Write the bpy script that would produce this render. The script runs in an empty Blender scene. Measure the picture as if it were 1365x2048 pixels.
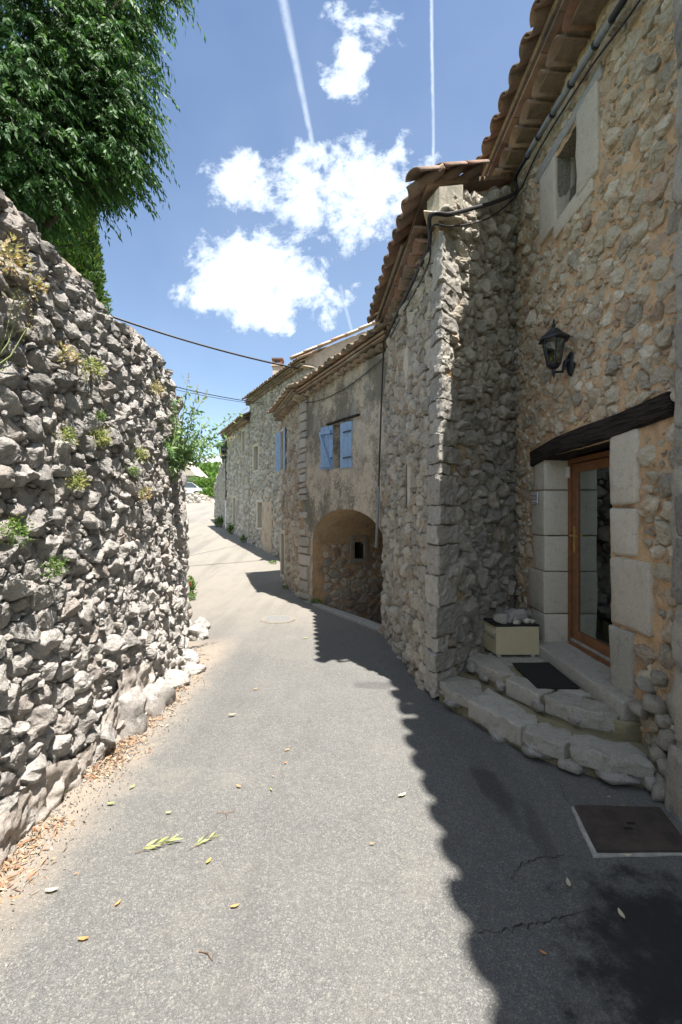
import bpy, bmesh, math, random
import numpy as np
from mathutils import Vector, Matrix

random.seed(7); rng = np.random.default_rng(7)
SC = bpy.context.scene
COL = SC.collection
R = math.radians

# ------------------------------------------------------------------ camera
EYE = 1.85; F = 918.0; CX, CY = 682.5, 1024.0
cam = bpy.data.cameras.new('camera'); camo = bpy.data.objects.new('camera', cam); COL.objects.link(camo)
camo.location = (0, 0, EYE); camo.rotation_euler = (R(90), 0, 0)
cam.sensor_fit = 'VERTICAL'; cam.sensor_height = 36; cam.lens = 36 * F / 2048; cam.clip_end = 5000; cam.clip_start = 0.05
SC.camera = camo
def P(px, py, Y): return Vector(((px - CX) / F * Y, Y, EYE + (CY - py) / F * Y))

# ------------------------------------------------------------------ light
SUN = Vector((0.190, -0.27, 1.0)).normalized()
sl = bpy.data.lights.new('sun', 'SUN'); sl.energy = 4.9; sl.angle = R(0.6); sl.color = (1.0, 0.95, 0.875)
so = bpy.data.objects.new('sun', sl); COL.objects.link(so); so.rotation_euler = SUN.to_track_quat('Z', 'Y').to_euler(); so.location = (3, -5, 20)
SC.view_settings.view_transform = 'Standard'; SC.view_settings.look = 'None'; SC.view_settings.gamma = 1
SC.view_settings.use_curve_mapping = False; SC.view_settings.exposure = 1.47
SKY_STRENGTH = 0.077

world = bpy.data.worlds.new('World'); SC.world = world; world.use_nodes = True
nt = world.node_tree; nt.nodes.clear()
def N(nt, t, **kw):
    n = nt.nodes.new(t)
    for k, v in kw.items():
        if k.startswith('i_'):
            key = k[2:]; key = int(key) if key.isdigit() else key
            n.inputs[key].default_value = v
        else: setattr(n, k, v)
    return n
def M_(nt, op, a, b=None, c=None, clamp=False):
    n = nt.nodes.new('ShaderNodeMath'); n.operation = op; n.use_clamp = clamp
    for i, x in enumerate((a, b, c)):
        if x is None: continue
        if isinstance(x, (int, float)): n.inputs[i].default_value = x
        else: nt.links.new(x, n.inputs[i])
    return n.outputs[0]
def MR(nt, v, a, b, c=0.0, d=1.0, smooth=True):
    n = nt.nodes.new('ShaderNodeMapRange'); n.interpolation_type = 'SMOOTHSTEP' if smooth else 'LINEAR'
    nt.links.new(v, n.inputs[0]); n.inputs[1].default_value = a; n.inputs[2].default_value = b; n.inputs[3].default_value = c; n.inputs[4].default_value = d
    return n.outputs[0]
def build_world():
    L = nt.links.new
    out = N(nt, 'ShaderNodeOutputWorld')
    sky = N(nt, 'ShaderNodeTexSky', sky_type='NISHITA', sun_disc=False, sun_elevation=math.asin(SUN.z), sun_rotation=math.atan2(SUN.x, SUN.y), altitude=300, air_density=1.0, dust_density=0.3, ozone_density=1.0)
    bg = N(nt, 'ShaderNodeBackground'); bg.inputs[1].default_value = SKY_STRENGTH; L(sky.outputs[0], bg.inputs[0])
    tc = N(nt, 'ShaderNodeTexCoord'); sep = N(nt, 'ShaderNodeSeparateXYZ'); L(tc.outputs['Generated'], sep.inputs[0])
    yy = M_(nt, 'MAXIMUM', sep.outputs[1], 0.02)
    u = M_(nt, 'DIVIDE', sep.outputs[0], yy); v = M_(nt, 'DIVIDE', sep.outputs[2], yy)
    uv = N(nt, 'ShaderNodeCombineXYZ'); L(u, uv.inputs[0]); L(v, uv.inputs[1])
    # domain warp
    n1 = N(nt, 'ShaderNodeTexNoise', i_Scale=8.0, i_Detail=9.0, i_Roughness=0.66, i_Distortion=.6); L(uv.outputs[0], n1.inputs['Vector'])
    n2 = N(nt, 'ShaderNodeTexNoise', i_Scale=17.0, i_Detail=8.0, i_Roughness=0.65); L(uv.outputs[0], n2.inputs['Vector'])
    blobs = [(500,548,135,104,1.35),(420,590,90,52,1.1),(545,625,62,52,1.1),(632,588,84,78,.72),(712,566,36,13,.45),
             (480,368,84,70,.95),(690,385,175,120,1.0),(600,345,120,56,.6),(755,430,105,85,.8),(815,312,90,54,.62),
             (690,130,70,90,.7),(680,35,70,56,.55),(757,35,56,72,.55),(920,130,80,60,.13),(1000,85,60,42,.10),(810,90,42,26,.18),(575,262,30,22,.12),
             (432,932,60,28,1.2),(330,560,20,10,.05)]
    acc = None
    for cx, cy, rx, ry, w in blobs:
        s = N(nt, 'ShaderNodeVectorMath', operation='SUBTRACT'); L(uv.outputs[0], s.inputs[0]); s.inputs[1].default_value = ((cx - CX) / F, (CY - cy) / F, 0)
        m = N(nt, 'ShaderNodeVectorMath', operation='MULTIPLY'); L(s.outputs[0], m.inputs[0]); m.inputs[1].default_value = (F / rx, F / ry, 0)
        l = N(nt, 'ShaderNodeVectorMath', operation='LENGTH'); L(m.outputs[0], l.inputs[0])
        d = M_(nt, 'MULTIPLY', MR(nt, l.outputs['Value'], 1.45, 0.0, 0, 1), w)
        acc = d if acc is None else M_(nt, 'SMOOTH_MAX', acc, d, 0.12)
    a = M_(nt, 'MULTIPLY_ADD', n1.outputs[0], 2.0, -1.04); b = M_(nt, 'MULTIPLY_ADD', n2.outputs[0], 1.7, -0.87)
    nz = M_(nt, 'ADD', a, b)
    has = MR(nt, acc, 0.0, 0.22)
    dens = M_(nt, 'ADD', acc, M_(nt, 'MULTIPLY', nz, has))
    cloud = MR(nt, dens, 0.20, 0.72)
    # contrails
    def trail(x0, y0, x1, y1, w0, w1, st, cur):
        nonlocal cloud
        ax, ay = (x0 - CX) / F, (CY - y0) / F; bx, by = (x1 - CX) / F, (CY - y1) / F
        dx, dy = bx - ax, by - ay; ln = math.hypot(dx, dy); dx /= ln; dy /= ln
        s = N(nt, 'ShaderNodeVectorMath', operation='SUBTRACT'); L(uv.outputs[0], s.inputs[0]); s.inputs[1].default_value = (ax, ay, 0)
        dt = N(nt, 'ShaderNodeVectorMath', operation='DOT_PRODUCT'); L(s.outputs[0], dt.inputs[0]); dt.inputs[1].default_value = (dx, dy, 0)
        dn = N(nt, 'ShaderNodeVectorMath', operation='DOT_PRODUCT'); L(s.outputs[0], dn.inputs[0]); dn.inputs[1].default_value = (-dy, dx, 0)
        t = M_(nt, 'DIVIDE', dt.outputs['Value'], ln)
        wob = M_(nt, 'MULTIPLY', M_(nt, 'SUBTRACT', n2.outputs[0], 0.5), 0.006)
        dist = M_(nt, 'ABSOLUTE', M_(nt, 'ADD', dn.outputs['Value'], wob))
        wd = M_(nt, 'MULTIPLY_ADD', t, (w1 - w0) / F, w0 / F)
        core = MR(nt, M_(nt, 'DIVIDE', dist, wd), 1.3, 0.0, 0, st)
        ends = M_(nt, 'MULTIPLY', MR(nt, t, -cur, 0.0), MR(nt, t, 1.03, 0.97))
        c = M_(nt, 'MULTIPLY', core, ends)
        c = M_(nt, 'MULTIPLY', c, MR(nt, n2.outputs[0], 0.25, 0.6, 0.55, 1.0))
        cloud = M_(nt, 'MAXIMUM', cloud, c)
    trail(560, -30, 629, 305, 12, 6, 0.60, 3.0)
    trail(660, 440, 684, 580, 5, 5, 0.12, 0.1); trail(681, 575, 706, 668, 7, 4, 0.42, 0.15)
    trail(863, -30, 868, 365, 4.5, 4, 0.72, 3.0)
    front = MR(nt, sep.outputs[1], 0.25, 0.4)
    cloud = M_(nt, 'MULTIPLY', cloud, front)
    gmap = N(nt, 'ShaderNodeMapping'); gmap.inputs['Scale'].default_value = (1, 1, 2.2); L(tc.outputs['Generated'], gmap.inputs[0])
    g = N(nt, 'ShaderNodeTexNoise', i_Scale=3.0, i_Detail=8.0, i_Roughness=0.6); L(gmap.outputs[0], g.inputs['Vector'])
    gen = M_(nt, 'MULTIPLY', MR(nt, g.outputs[0], 0.36, 0.54), MR(nt, sep.outputs[1], 0.55, 0.25))  # cloud added out of view, thickened to whiten and lift the shade
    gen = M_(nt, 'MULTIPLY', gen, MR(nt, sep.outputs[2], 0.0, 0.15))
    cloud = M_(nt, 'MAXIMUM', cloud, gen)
    # thin veil
    veil = N(nt, 'ShaderNodeTexNoise', i_Scale=1.6, i_Detail=5.0, i_Roughness=0.55); L(tc.outputs['Generated'], veil.inputs['Vector'])
    vl = MR(nt, veil.outputs[0], 0.35, 0.8, 0.0, 0.13)
    cloud = M_(nt, 'MAXIMUM', cloud, vl)
    cb = N(nt, 'ShaderNodeBackground'); cb.inputs[1].default_value = 1.0
    ctint = N(nt, 'ShaderNodeMixRGB'); L(MR(nt, dens, 0.55, 1.5), ctint.inputs[0]); ctint.inputs[1].default_value = (0.38, 0.43, 0.49, 1); ctint.inputs[2].default_value = (0.60, 0.60, 0.61, 1)
    L(ctint.outputs[0], cb.inputs[0])
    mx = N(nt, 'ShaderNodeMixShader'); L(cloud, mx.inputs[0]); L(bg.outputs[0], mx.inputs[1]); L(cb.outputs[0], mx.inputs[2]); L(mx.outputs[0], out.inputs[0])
build_world()

# ------------------------------------------------------------------ materials
MATS = {}
def newmat(name):
    m = bpy.data.materials.new(name); m.use_nodes = True; t = m.node_tree; t.nodes.clear()
    o = N(t, 'ShaderNodeOutputMaterial'); b = N(t, 'ShaderNodeBsdfPrincipled'); t.links.new(b.outputs[0], o.inputs[0])
    MATS[name] = m; return m, t, b
def ramp(t, fac, cols):
    n = N(t, 'ShaderNodeValToRGB'); e = n.color_ramp.elements
    while len(e) > 1: e.remove(e[-1])
    for i, (p, c) in enumerate(cols):
        q = e[0] if i == 0 else e.new(p)
        q.position = p; q.color = (*c, 1)
    if fac is not None: t.links.new(fac, n.inputs[0])
    return n.outputs[0]
def mix(t, fac, a, b, mode='MIX'):
    n = N(t, 'ShaderNodeMixRGB', blend_type=mode)
    for i, x in enumerate((fac, a, b)):
        if isinstance(x, (int, float)): n.inputs[i].default_value = x
        elif isinstance(x, tuple): n.inputs[i].default_value = (*x, 1)
        else: t.links.new(x, n.inputs[i])
    return n.outputs[0]
def noise(t, scale, detail=4, rough=0.6, vec=None, stretch=None, off=None):
    n = N(t, 'ShaderNodeTexNoise', i_Scale=scale, i_Detail=detail, i_Roughness=rough)
    if vec is None: vec = N(t, 'ShaderNodeNewGeometry').outputs['Position']
    if stretch or off:
        mp = N(t, 'ShaderNodeMapping'); t.links.new(vec, mp.inputs[0])
        if stretch: mp.inputs['Scale'].default_value = stretch
        if off: mp.inputs['Location'].default_value = off
        vec = mp.outputs[0]
    t.links.new(vec, n.inputs['Vector']); return n.outputs[0]
def vor(t, scale, feature='F1', out='Distance'):
    n = N(t, 'ShaderNodeTexVoronoi', feature=feature, i_Scale=scale)
    t.links.new(N(t, 'ShaderNodeNewGeometry').outputs['Position'], n.inputs['Vector']); return n.outputs[out]
def bump(t, b, h, strength, dist, prev=None):
    n = N(t, 'ShaderNodeBump'); n.inputs['Strength'].default_value = strength; n.inputs['Distance'].default_value = dist
    t.links.new(h, n.inputs['Height'])
    if prev is not None: t.links.new(prev, n.inputs['Normal'])
    t.links.new(n.outputs[0], b.inputs['Normal']); return n.outputs[0]

def stone_mat(name, pal, lichen=0.4, lcol=(0.07, 0.07, 0.065), warm=(0.36, 0.2, 0.1), bs=1.0, src='attr', wamt=0.5, pale=(0.62,0.6,0.56)):
    m, t, b = newmat(name); L = t.links.new
    if src == 'attr':
        a = N(t, 'ShaderNodeAttribute', attribute_name='tone'); sp = N(t, 'ShaderNodeSeparateColor'); L(a.outputs['Color'], sp.inputs[0]); f, g = sp.outputs[0], sp.outputs[1]
    else:
        oi = N(t, 'ShaderNodeObjectInfo'); f = oi.outputs['Random']; g = M_(t, 'FRACT', M_(t, 'MULTIPLY', f, 7.31))
    n1 = noise(t, 5, 6, .65); n2 = noise(t, 38, 7, .72); n3 = noise(t, 140, 4, .7); n4 = noise(t, 13, 8, .7, off=(3, 7, 1))
    f2 = M_(t, 'ADD', f, M_(t, 'MULTIPLY_ADD', n1, 0.9, -0.45), clamp=True)
    c = ramp(t, f2, pal)
    c = mix(t, MR(t, n2, 0.3, 0.72, 0.0, 0.6), c, pale)
    c = mix(t, MR(t, n4, 0.50, 0.72, 0.0, lichen), c, lcol)
    c = mix(t, M_(t, 'MULTIPLY', MR(t, g, 0.80, 0.95), wamt), c, warm)
    c = mix(t, MR(t, n3, 0.35, 0.75, 0.0, 0.42), c, (0.12, 0.11, 0.10), 'MULTIPLY'); pit = noise(t, 62, 5, .8, off=(1, 2, 8)); c = mix(t, MR(t, pit, .56, .70, 0, .55), c, (.10, .095, .085))
    L(c, b.inputs['Base Color']); b.inputs['Roughness'].default_value = 0.93; b.inputs['Specular IOR Level'].default_value = 0.2
    nr = bump(t, b, noise(t, 22, 6, .7), 0.9 * bs, 0.03)
    nr = bump(t, b, n2, 0.8 * bs, 0.012, nr)
    bump(t, b, M_(t, 'SUBTRACT', n3, pit), 0.8 * bs, 0.006, nr)
    return m
def mortar_mat(name, c0, c1, dirt=(0.1, 0.09, 0.07), dirt_amt=0.5, bs=1.0, extra=None):
    m, t, b = newmat(name); L = t.links.new
    n1 = noise(t, 1.6, 6, .65); n2 = noise(t, 14, 8, .75); n3 = noise(t, 90, 5, .7); n4 = noise(t, 3.1, 8, .7, off=(5, 1, 9))
    c = mix(t, MR(t, n1, 0.35, 0.65), c0, c1)
    c = mix(t, MR(t, n2, 0.35, 0.7, 0.0, 0.5), c, tuple(min(1, x * 1.45) for x in c0))
    c = mix(t, MR(t, n4, 0.48, 0.66, 0.0, dirt_amt), c, dirt)
    if extra: c = extra(t, c)
    c = mix(t, MR(t, n3, 0.3, 0.8, 0, 0.35), c, (0.12, 0.1, 0.08), 'MULTIPLY')
    L(c, b.inputs['Base Color']); b.inputs['Roughness'].default_value = 0.96; b.inputs['Specular IOR Level'].default_value = 0.15
    nr = bump(t, b, n2, 0.8 * bs, 0.02); bump(t, b, n3, 0.7 * bs, 0.006, nr)
    return m
def plain(name, col, rough=0.6, metal=0.0, var=0.2, bs=0.15, nscale=30, spec=0.4):
    m, t, b = newmat(name)
    n = noise(t, nscale, 5, .6)
    c = mix(t, MR(t, n, 0.25, 0.75), tuple(x * (1 - var) for x in col), tuple(min(1, x * (1 + var)) for x in col))
    t.links.new(c, b.inputs['Base Color']); b.inputs['Roughness'].default_value = rough; b.inputs['Metallic'].default_value = metal
    b.inputs['Specular IOR Level'].default_value = spec
    bump(t, b, n, bs, 0.004); return m
def leaf_mat(name, cols, trans=0.35, rough=0.45, spec=0.4):
    m, t, b = newmat(name); L = t.links.new
    a = N(t, 'ShaderNodeAttribute', attribute_name='tone'); sp = N(t, 'ShaderNodeSeparateColor'); L(a.outputs['Color'], sp.inputs[0])
    c = ramp(t, sp.outputs[0], cols)
    L(c, b.inputs['Base Color']); b.inputs['Roughness'].default_value = rough; b.inputs['Specular IOR Level'].default_value = spec
    tr = N(t, 'ShaderNodeBsdfTranslucent'); c2 = mix(t, 1.0, c, (1.3, 1.5, 0.6), 'MULTIPLY'); L(c2, tr.inputs[0])
    ms = N(t, 'ShaderNodeMixShader'); ms.inputs[0].default_value = trans; L(b.outputs[0], ms.inputs[1]); L(tr.outputs[0], ms.inputs[2])
    out = [n for n in t.nodes if n.type == 'OUTPUT_MATERIAL'][0]; L(ms.outputs[0], out.inputs[0])
    return m

GREYPAL = [(0, (.26, .245, .23)), (.3, (.42, .395, .37)), (.6, (.60, .56, .52)), (1, (.72, .67, .62))]
CREAMPAL = [(0, (.27, .235, .18)), (.25, (.46, .39, .275)), (.6, (.66, .57, .42)), (.8, (.56, .40, .235)), (1, (.78, .71, .575))]
DARKPAL = [(0, (.24, .22, .19)), (.4, (.40, .365, .30)), (.7, (.53, .475, .385)), (1, (.66, .595, .49))]
stone_mat('garden_stone', GREYPAL, lichen=.5, bs=1.7, wamt=.3, warm=(.52, .40, .32), pale=(.72, .69, .65))
stone_mat('house_stone', CREAMPAL, lichen=.28, bs=.8, wamt=.45, warm=(.42, .25, .15), pale=(.6, .57, .5))
stone_mat('corner_stone', DARKPAL, lichen=.5, bs=1.1, wamt=.3, pale=(.5, .48, .45))
stone_mat('long_stone', [(0, (.28, .25, .20)), (.4, (.44, .385, .30)), (.7, (.54, .475, .37)), (1, (.63, .56, .45))], lichen=.4, wamt=.4)
stone_mat('arch_stone', [(0, (.30, .25, .19)), (.5, (.50, .42, .31)), (1, (.62, .54, .42))], lichen=.4, wamt=.5, warm=(.36, .21, .12))
stone_mat('far_stone', [(0, (.31, .28, .24)), (.5, (.48, .435, .37)), (1, (.62, .565, .48))], lichen=.35, wamt=.35, warm=(.42, .3, .22))
stone_mat('ashlar', [(0, (.56, .50, .40)), (1, (.66, .60, .49))], lichen=.38, bs=.5, src='obj', wamt=0.1, lcol=(.2, .19, .17), pale=(.6, .58, .53))
stone_mat('step_stone', [(0, (.46, .43, .37)), (1, (.64, .60, .53))], lichen=.4, bs=1.1, src='obj', wamt=0.1, lcol=(.13, .13, .09))
stone_mat('quoin', [(0, (.31, .285, .25)), (1, (.56, .52, .455))], lichen=.45, bs=1.0, src='obj', wamt=0.1)
mortar_mat('garden_mortar', (.63, .55, .47), (.53, .45, .38), dirt=(.20, .16, .13), dirt_amt=.5, bs=1.3)
mortar_mat('orange_mortar', (.62, .42, .25), (.53, .37, .23), dirt=(.17, .14, .11), dirt_amt=.55, bs=1.2)
mortar_mat('grey_mortar', (.38, .31, .22), (.54, .37, .22), dirt=(.11, .10, .07), dirt_amt=.6, bs=1.2)
mortar_mat('arch_mortar', (.54, .35, .20), (.45, .32, .2), dirt=(.14, .12, .09), dirt_amt=.5)
mortar_mat('far_mortar', (.50, .40, .30), (.42, .345, .27), dirt=(.12, .11, .1), dirt_amt=.4)
def stains(t, c):
    a = noise(t, 1.3, 9, .72, stretch=(1, 1, .8), off=(2, 4, 3)); b = noise(t, 26, 4, .7)
    f = MR(t, M_(t, 'ADD', a, M_(t, 'MULTIPLY_ADD', b, .4, -.2)), .44, .58, 0, .9)
    c = mix(t, f, c, (.17, .16, .13))
    g = noise(t, 2.2, 5, .6, stretch=(1, 1, .35), off=(9, 2, 1)); return mix(t, MR(t, g, .56, .64, 0, .5), c, (.38, .37, .34))
mortar_mat('facade_plaster', (.53, .45, .355), (.47, .41, .33), dirt=(.13, .12, .09), dirt_amt=.6, bs=.9, extra=stains)
mortar_mat('vault_plaster', (.50, .37, .24), (.44, .32, .2), dirt=(.16, .12, .085), dirt_amt=.4)
mortar_mat('pale_plaster', (.52, .45, .38), (.47, .41, .35), dirt=(.33, .29, .25), dirt_amt=.3, bs=.6)
mortar_mat('neighbour_plaster', (.46, .425, .355), (.38, .355, .30), dirt=(.15, .15, .13), dirt_amt=.6, bs=1.2)
mortar_mat('moss_mortar', (.26, .235, .145), (.36, .32, .23), dirt=(.09, .10, .045), dirt_amt=.6, bs=1.3)
mortar_mat('dry_earth', (.30, .24, .17), (.24, .2, .13), dirt=(.1, .1, .05), dirt_amt=.5)

def tile_mat(name, pal, lich=.5):
    m, t, b = newmat(name); L = t.links.new
    oi = N(t, 'ShaderNodeObjectInfo'); f = oi.outputs['Random']
    n1 = noise(t, 7, 6, .7); n2 = noise(t, 60, 5, .7)
    c = ramp(t, M_(t, 'ADD', f, M_(t, 'MULTIPLY_ADD', n1, .5, -.25), clamp=True), pal)
    c = mix(t, MR(t, noise(t, 4, 7, .7, off=(3, 3, 3)), .48, .62, 0, lich), c, (.11, .10, .085)); c = mix(t, MR(t, n2, .5, .75, 0, .4), c, (.42, .33, .25))
    L(c, b.inputs['Base Color']); b.inputs['Roughness'].default_value = .92; b.inputs['Specular IOR Level'].default_value = .2
    bump(t, b, n2, .6, .006)
tile_mat('roof_tile', [(0, (.20, .105, .075)), (.35, (.27, .165, .12)), (.7, (.235, .175, .14)), (1, (.34, .23, .165))], .6)
tile_mat('old_tile', [(0, (.22, .18, .135)), (.4, (.30, .24, .18)), (.75, (.34, .23, .16)), (1, (.42, .36, .28))], .65)
tile_mat('bright_tile', [(0, (.52, .33, .24)), (.5, (.60, .48, .38)), (1, (.55, .5, .42))], .2)

plain('black_cable', (.02, .02, .022), .5, var=.1); plain('conduit_grey', (.22, .23, .245), .5, var=.15)
plain('door_wood', (.21, .088, .034), .42, var=.25, nscale=12, spec=.5); plain('brass', (.65, .45, .18), .3, 1.0, .1)
plain('dark_iron', (.018, .022, .028), .45, .3, .2); plain('blue_paint', (.24, .36, .54), .55, var=.12, nscale=14)
plain('cream_paint', (.48, .42, .27), .5, var=.07, nscale=6); plain('cream_label', (.60, .55, .41), .5, var=.05)
plain('black_rubber', (.014, .014, .014), .85, var=.4, nscale=200, bs=.6); plain('white_enamel', (.62, .64, .68), .25, var=.05)
plain('ink', (.05, .05, .09), .4, var=.1); plain('ink_red', (.25, .08, .09), .4)
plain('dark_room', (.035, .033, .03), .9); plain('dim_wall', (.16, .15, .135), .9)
plain('white_plastic', (.7, .7, .68), .4, var=.05); plain('car_paint', (.72, .74, .76), .2, var=.03, bs=0, spec=.6); plain('car_glass', (.05, .06, .07), .08, var=.05, bs=0)
plain('rubber', (.03, .03, .03), .8); plain('grille_grey', (.2, .2, .21), .5)
plain('grey_shutter', (.30, .29, .265), .7); plain('worn_concrete', (.20, .18, .15), .9, var=.35, nscale=40, bs=.6)
mortar_mat('skirt_render', (.50, .455, .415), (.42, .37, .33), dirt=(.28, .24, .2), dirt_amt=.5, bs=1.3); mortar_mat('eave_fill', (.27, .21, .15), (.22, .18, .14), dirt=(.1, .09, .07), dirt_amt=.6); plain('lamp_green', (.05, .10, .085), .4); plain('concrete', (.33, .32, .295), .9, var=.25, nscale=20, bs=.5)
plain('bark', (.06, .05, .042), .95, var=.4, nscale=40, bs=1.0); plain('twig', (.14, .08, .045), .9, var=.3)
plain('green_stem', (.20, .24, .09), .7, var=.2); plain('slate_tile', (.52, .45, .34), .8, var=.15)
plain('hinge', (.02, .02, .022), .5); plain('beige_shutter', (.40, .37, .32), .7)
def beam_mat():
    m, t, b = newmat('beam_wood')
    n = noise(t, 3.5, 9, .75, stretch=(18, 1.0, 18)); n2 = noise(t, 50, 4, .7)
    c = mix(t, MR(t, n, .35, .62), (.006, .0055, .005), (.055, .044, .036)); t.links.new(c, b.inputs['Base Color']); b.inputs['Roughness'].default_value = .9; b.inputs['Specular IOR Level'].default_value = .2
    nr = bump(t, b, n, 1.0, .03); bump(t, b, n2, .5, .004, nr)
beam_mat()
def rust_mat():
    m, t, b = newmat('rusty_iron'); n = noise(t, 9, 7, .7); n2 = noise(t, 160, 3, .6)
    c = mix(t, MR(t, n, .3, .7), (.045, .037, .032), (.088, .064, .052)); t.links.new(c, b.inputs['Base Color']); b.inputs['Roughness'].default_value = .75; b.inputs['Metallic'].default_value = .25
    bump(t, b, n2, .6, .004)
rust_mat()
def glass_mat(name, tint, fac):
    m = bpy.data.materials.new(name); m.use_nodes = True; t = m.node_tree; t.nodes.clear(); MATS[name] = m; L = t.links.new
    o = N(t, 'ShaderNodeOutputMaterial'); tr = N(t, 'ShaderNodeBsdfTransparent'); tr.inputs[0].default_value = (*tint, 1)
    gl = N(t, 'ShaderNodeBsdfGlossy'); gl.inputs['Roughness'].default_value = .015; gl.inputs[0].default_value = (.84, .92, .9, 1)
    fr = N(t, 'ShaderNodeFresnel'); fr.inputs[0].default_value = 1.5
    f = M_(t, 'ADD', fr.outputs[0], fac, clamp=True)
    mx = N(t, 'ShaderNodeMixShader'); L(f, mx.inputs[0]); L(tr.outputs[0], mx.inputs[1]); L(gl.outputs[0], mx.inputs[2]); L(mx.outputs[0], o.inputs[0])
glass_mat('pane_glass', (.55, .62, .6), .36); glass_mat('lamp_glass', (.35, .38, .38), .05)
def asphalt_mat():
    m, t, b = newmat('asphalt'); L = t.links.new
    geo = N(t, 'ShaderNodeNewGeometry'); sp = N(t, 'ShaderNodeSeparateXYZ'); L(geo.outputs['Position'], sp.inputs[0])
    v1 = N(t, 'ShaderNodeTexVoronoi', i_Scale=270.0); L(geo.outputs['Position'], v1.inputs['Vector'])
    sc = N(t, 'ShaderNodeSeparateColor'); L(v1.outputs['Color'], sc.inputs[0])
    v2 = N(t, 'ShaderNodeTexVoronoi', i_Scale=150.0); L(geo.outputs['Position'], v2.inputs['Vector'])
    sc2 = N(t, 'ShaderNodeSeparateColor'); L(v2.outputs['Color'], sc2.inputs[0])
    n1 = noise(t, .8, 6, .6); n2 = noise(t, 5, 7, .7); n3 = noise(t, 260, 3, .7); n4 = noise(t, 2.2, 8, .72, stretch=(1, .35, 1))
    base = ramp(t, sc.outputs[0], [(0, (.075, .076, .076)), (.45, (.110, .110, .108)), (.8, (.143, .142, .138)), (1, (.20, .197, .19))])
    base = mix(t, MR(t, sc2.outputs[0], .86, .95, 0, .38), base, (.37, .35, .32))
    base = mix(t, MR(t, sc2.outputs[1], .90, .95, 0, .5), base, (.08, .078, .075))
    base = mix(t, MR(t, n1, .35, .7, 0, .22), base, (.20, .193, .178))
    base = mix(t, MR(t, n2, .45, .75, 0, .4), base, (.095, .094, .09))
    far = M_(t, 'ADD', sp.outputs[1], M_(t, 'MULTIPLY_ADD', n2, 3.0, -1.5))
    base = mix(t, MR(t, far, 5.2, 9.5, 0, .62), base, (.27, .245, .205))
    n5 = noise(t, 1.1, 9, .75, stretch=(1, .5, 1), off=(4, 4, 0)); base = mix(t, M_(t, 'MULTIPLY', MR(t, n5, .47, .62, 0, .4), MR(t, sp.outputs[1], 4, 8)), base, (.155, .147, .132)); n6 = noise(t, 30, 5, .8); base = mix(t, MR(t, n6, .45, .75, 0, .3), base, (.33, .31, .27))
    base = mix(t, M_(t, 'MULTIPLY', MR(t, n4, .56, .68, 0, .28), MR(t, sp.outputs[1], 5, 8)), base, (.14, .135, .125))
    n7 = noise(t, 1.0, 6, .65, stretch=(1.5, .10, 1), off=(7, 1, 0)); base = mix(t, MR(t, n7, .46, .66, 0, .34), base, (.085, .083, .08)); n8 = noise(t, 1.7, 7, .7, off=(1, 6, 0)); base = mix(t, MR(t, n8, .52, .7, 0, .25), base, (.24, .225, .195))
    # gritty sandy strip along the foot of the left wall, oil / damp stains on the right
    left = M_(t, 'ADD', sp.outputs[0], M_(t, 'MULTIPLY_ADD', n2, .5, -.25))
    base = mix(t, M_(t, 'MULTIPLY', MR(t, left, -1.30, -1.75, 0, .55), MR(t, sp.outputs[1], 7, 6)), base, (.36, .29, .22))
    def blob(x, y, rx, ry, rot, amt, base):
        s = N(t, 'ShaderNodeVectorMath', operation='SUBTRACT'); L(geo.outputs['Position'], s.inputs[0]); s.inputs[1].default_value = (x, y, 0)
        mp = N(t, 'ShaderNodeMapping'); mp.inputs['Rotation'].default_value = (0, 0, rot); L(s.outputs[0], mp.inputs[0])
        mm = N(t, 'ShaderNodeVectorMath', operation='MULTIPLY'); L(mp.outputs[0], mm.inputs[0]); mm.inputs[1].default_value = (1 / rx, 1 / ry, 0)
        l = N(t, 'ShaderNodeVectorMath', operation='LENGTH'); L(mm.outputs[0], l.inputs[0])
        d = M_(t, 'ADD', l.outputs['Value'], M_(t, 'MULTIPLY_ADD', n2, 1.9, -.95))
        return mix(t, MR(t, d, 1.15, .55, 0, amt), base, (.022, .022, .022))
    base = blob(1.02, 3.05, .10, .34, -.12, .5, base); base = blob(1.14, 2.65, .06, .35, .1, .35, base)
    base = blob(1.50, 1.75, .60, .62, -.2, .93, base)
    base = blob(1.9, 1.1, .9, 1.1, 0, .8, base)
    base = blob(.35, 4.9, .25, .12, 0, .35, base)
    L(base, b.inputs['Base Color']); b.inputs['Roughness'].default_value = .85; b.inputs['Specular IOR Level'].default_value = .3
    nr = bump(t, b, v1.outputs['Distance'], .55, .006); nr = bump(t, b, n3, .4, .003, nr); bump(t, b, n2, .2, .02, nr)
asphalt_mat()
plain('crack', (.03, .03, .028), .95)
leaf_mat('hackberry_leaf', [(0, (.02, .055, .022)), (.5, (.05, .12, .037)), (.8, (.10, .19, .06)), (1, (.17, .27, .10))], .32, .55, .25)
leaf_mat('cypress_leaf', [(0, (.045, .095, .025)), (.6, (.09, .165, .04)), (.93, (.15, .24, .06)), (1, (.22, .16, .07))], .2, .6, .2)
leaf_mat('weed_leaf', [(0, (.13, .18, .05)), (.5, (.27, .30, .11)), (.85, (.42, .38, .2)), (1, (.40, .28, .17))], .35, .6, .2)
leaf_mat('dry_weed', [(0, (.33, .25, .16)), (.5, (.46, .38, .26)), (.9, (.5, .42, .3)), (1, (.45, .22, .13))], .3, .8, .1)
leaf_mat('fresh_leaf', [(0, (.06, .12, .03)), (.6, (.13, .22, .06)), (1, (.24, .31, .10))], .35, .5, .3)
leaf_mat('buddleia_leaf', [(0, (.11, .2, .10)), (.5, (.22, .33, .17)), (.9, (.38, .46, .28)), (1, (.35, .13, .06))], .35, .6, .3)
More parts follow.
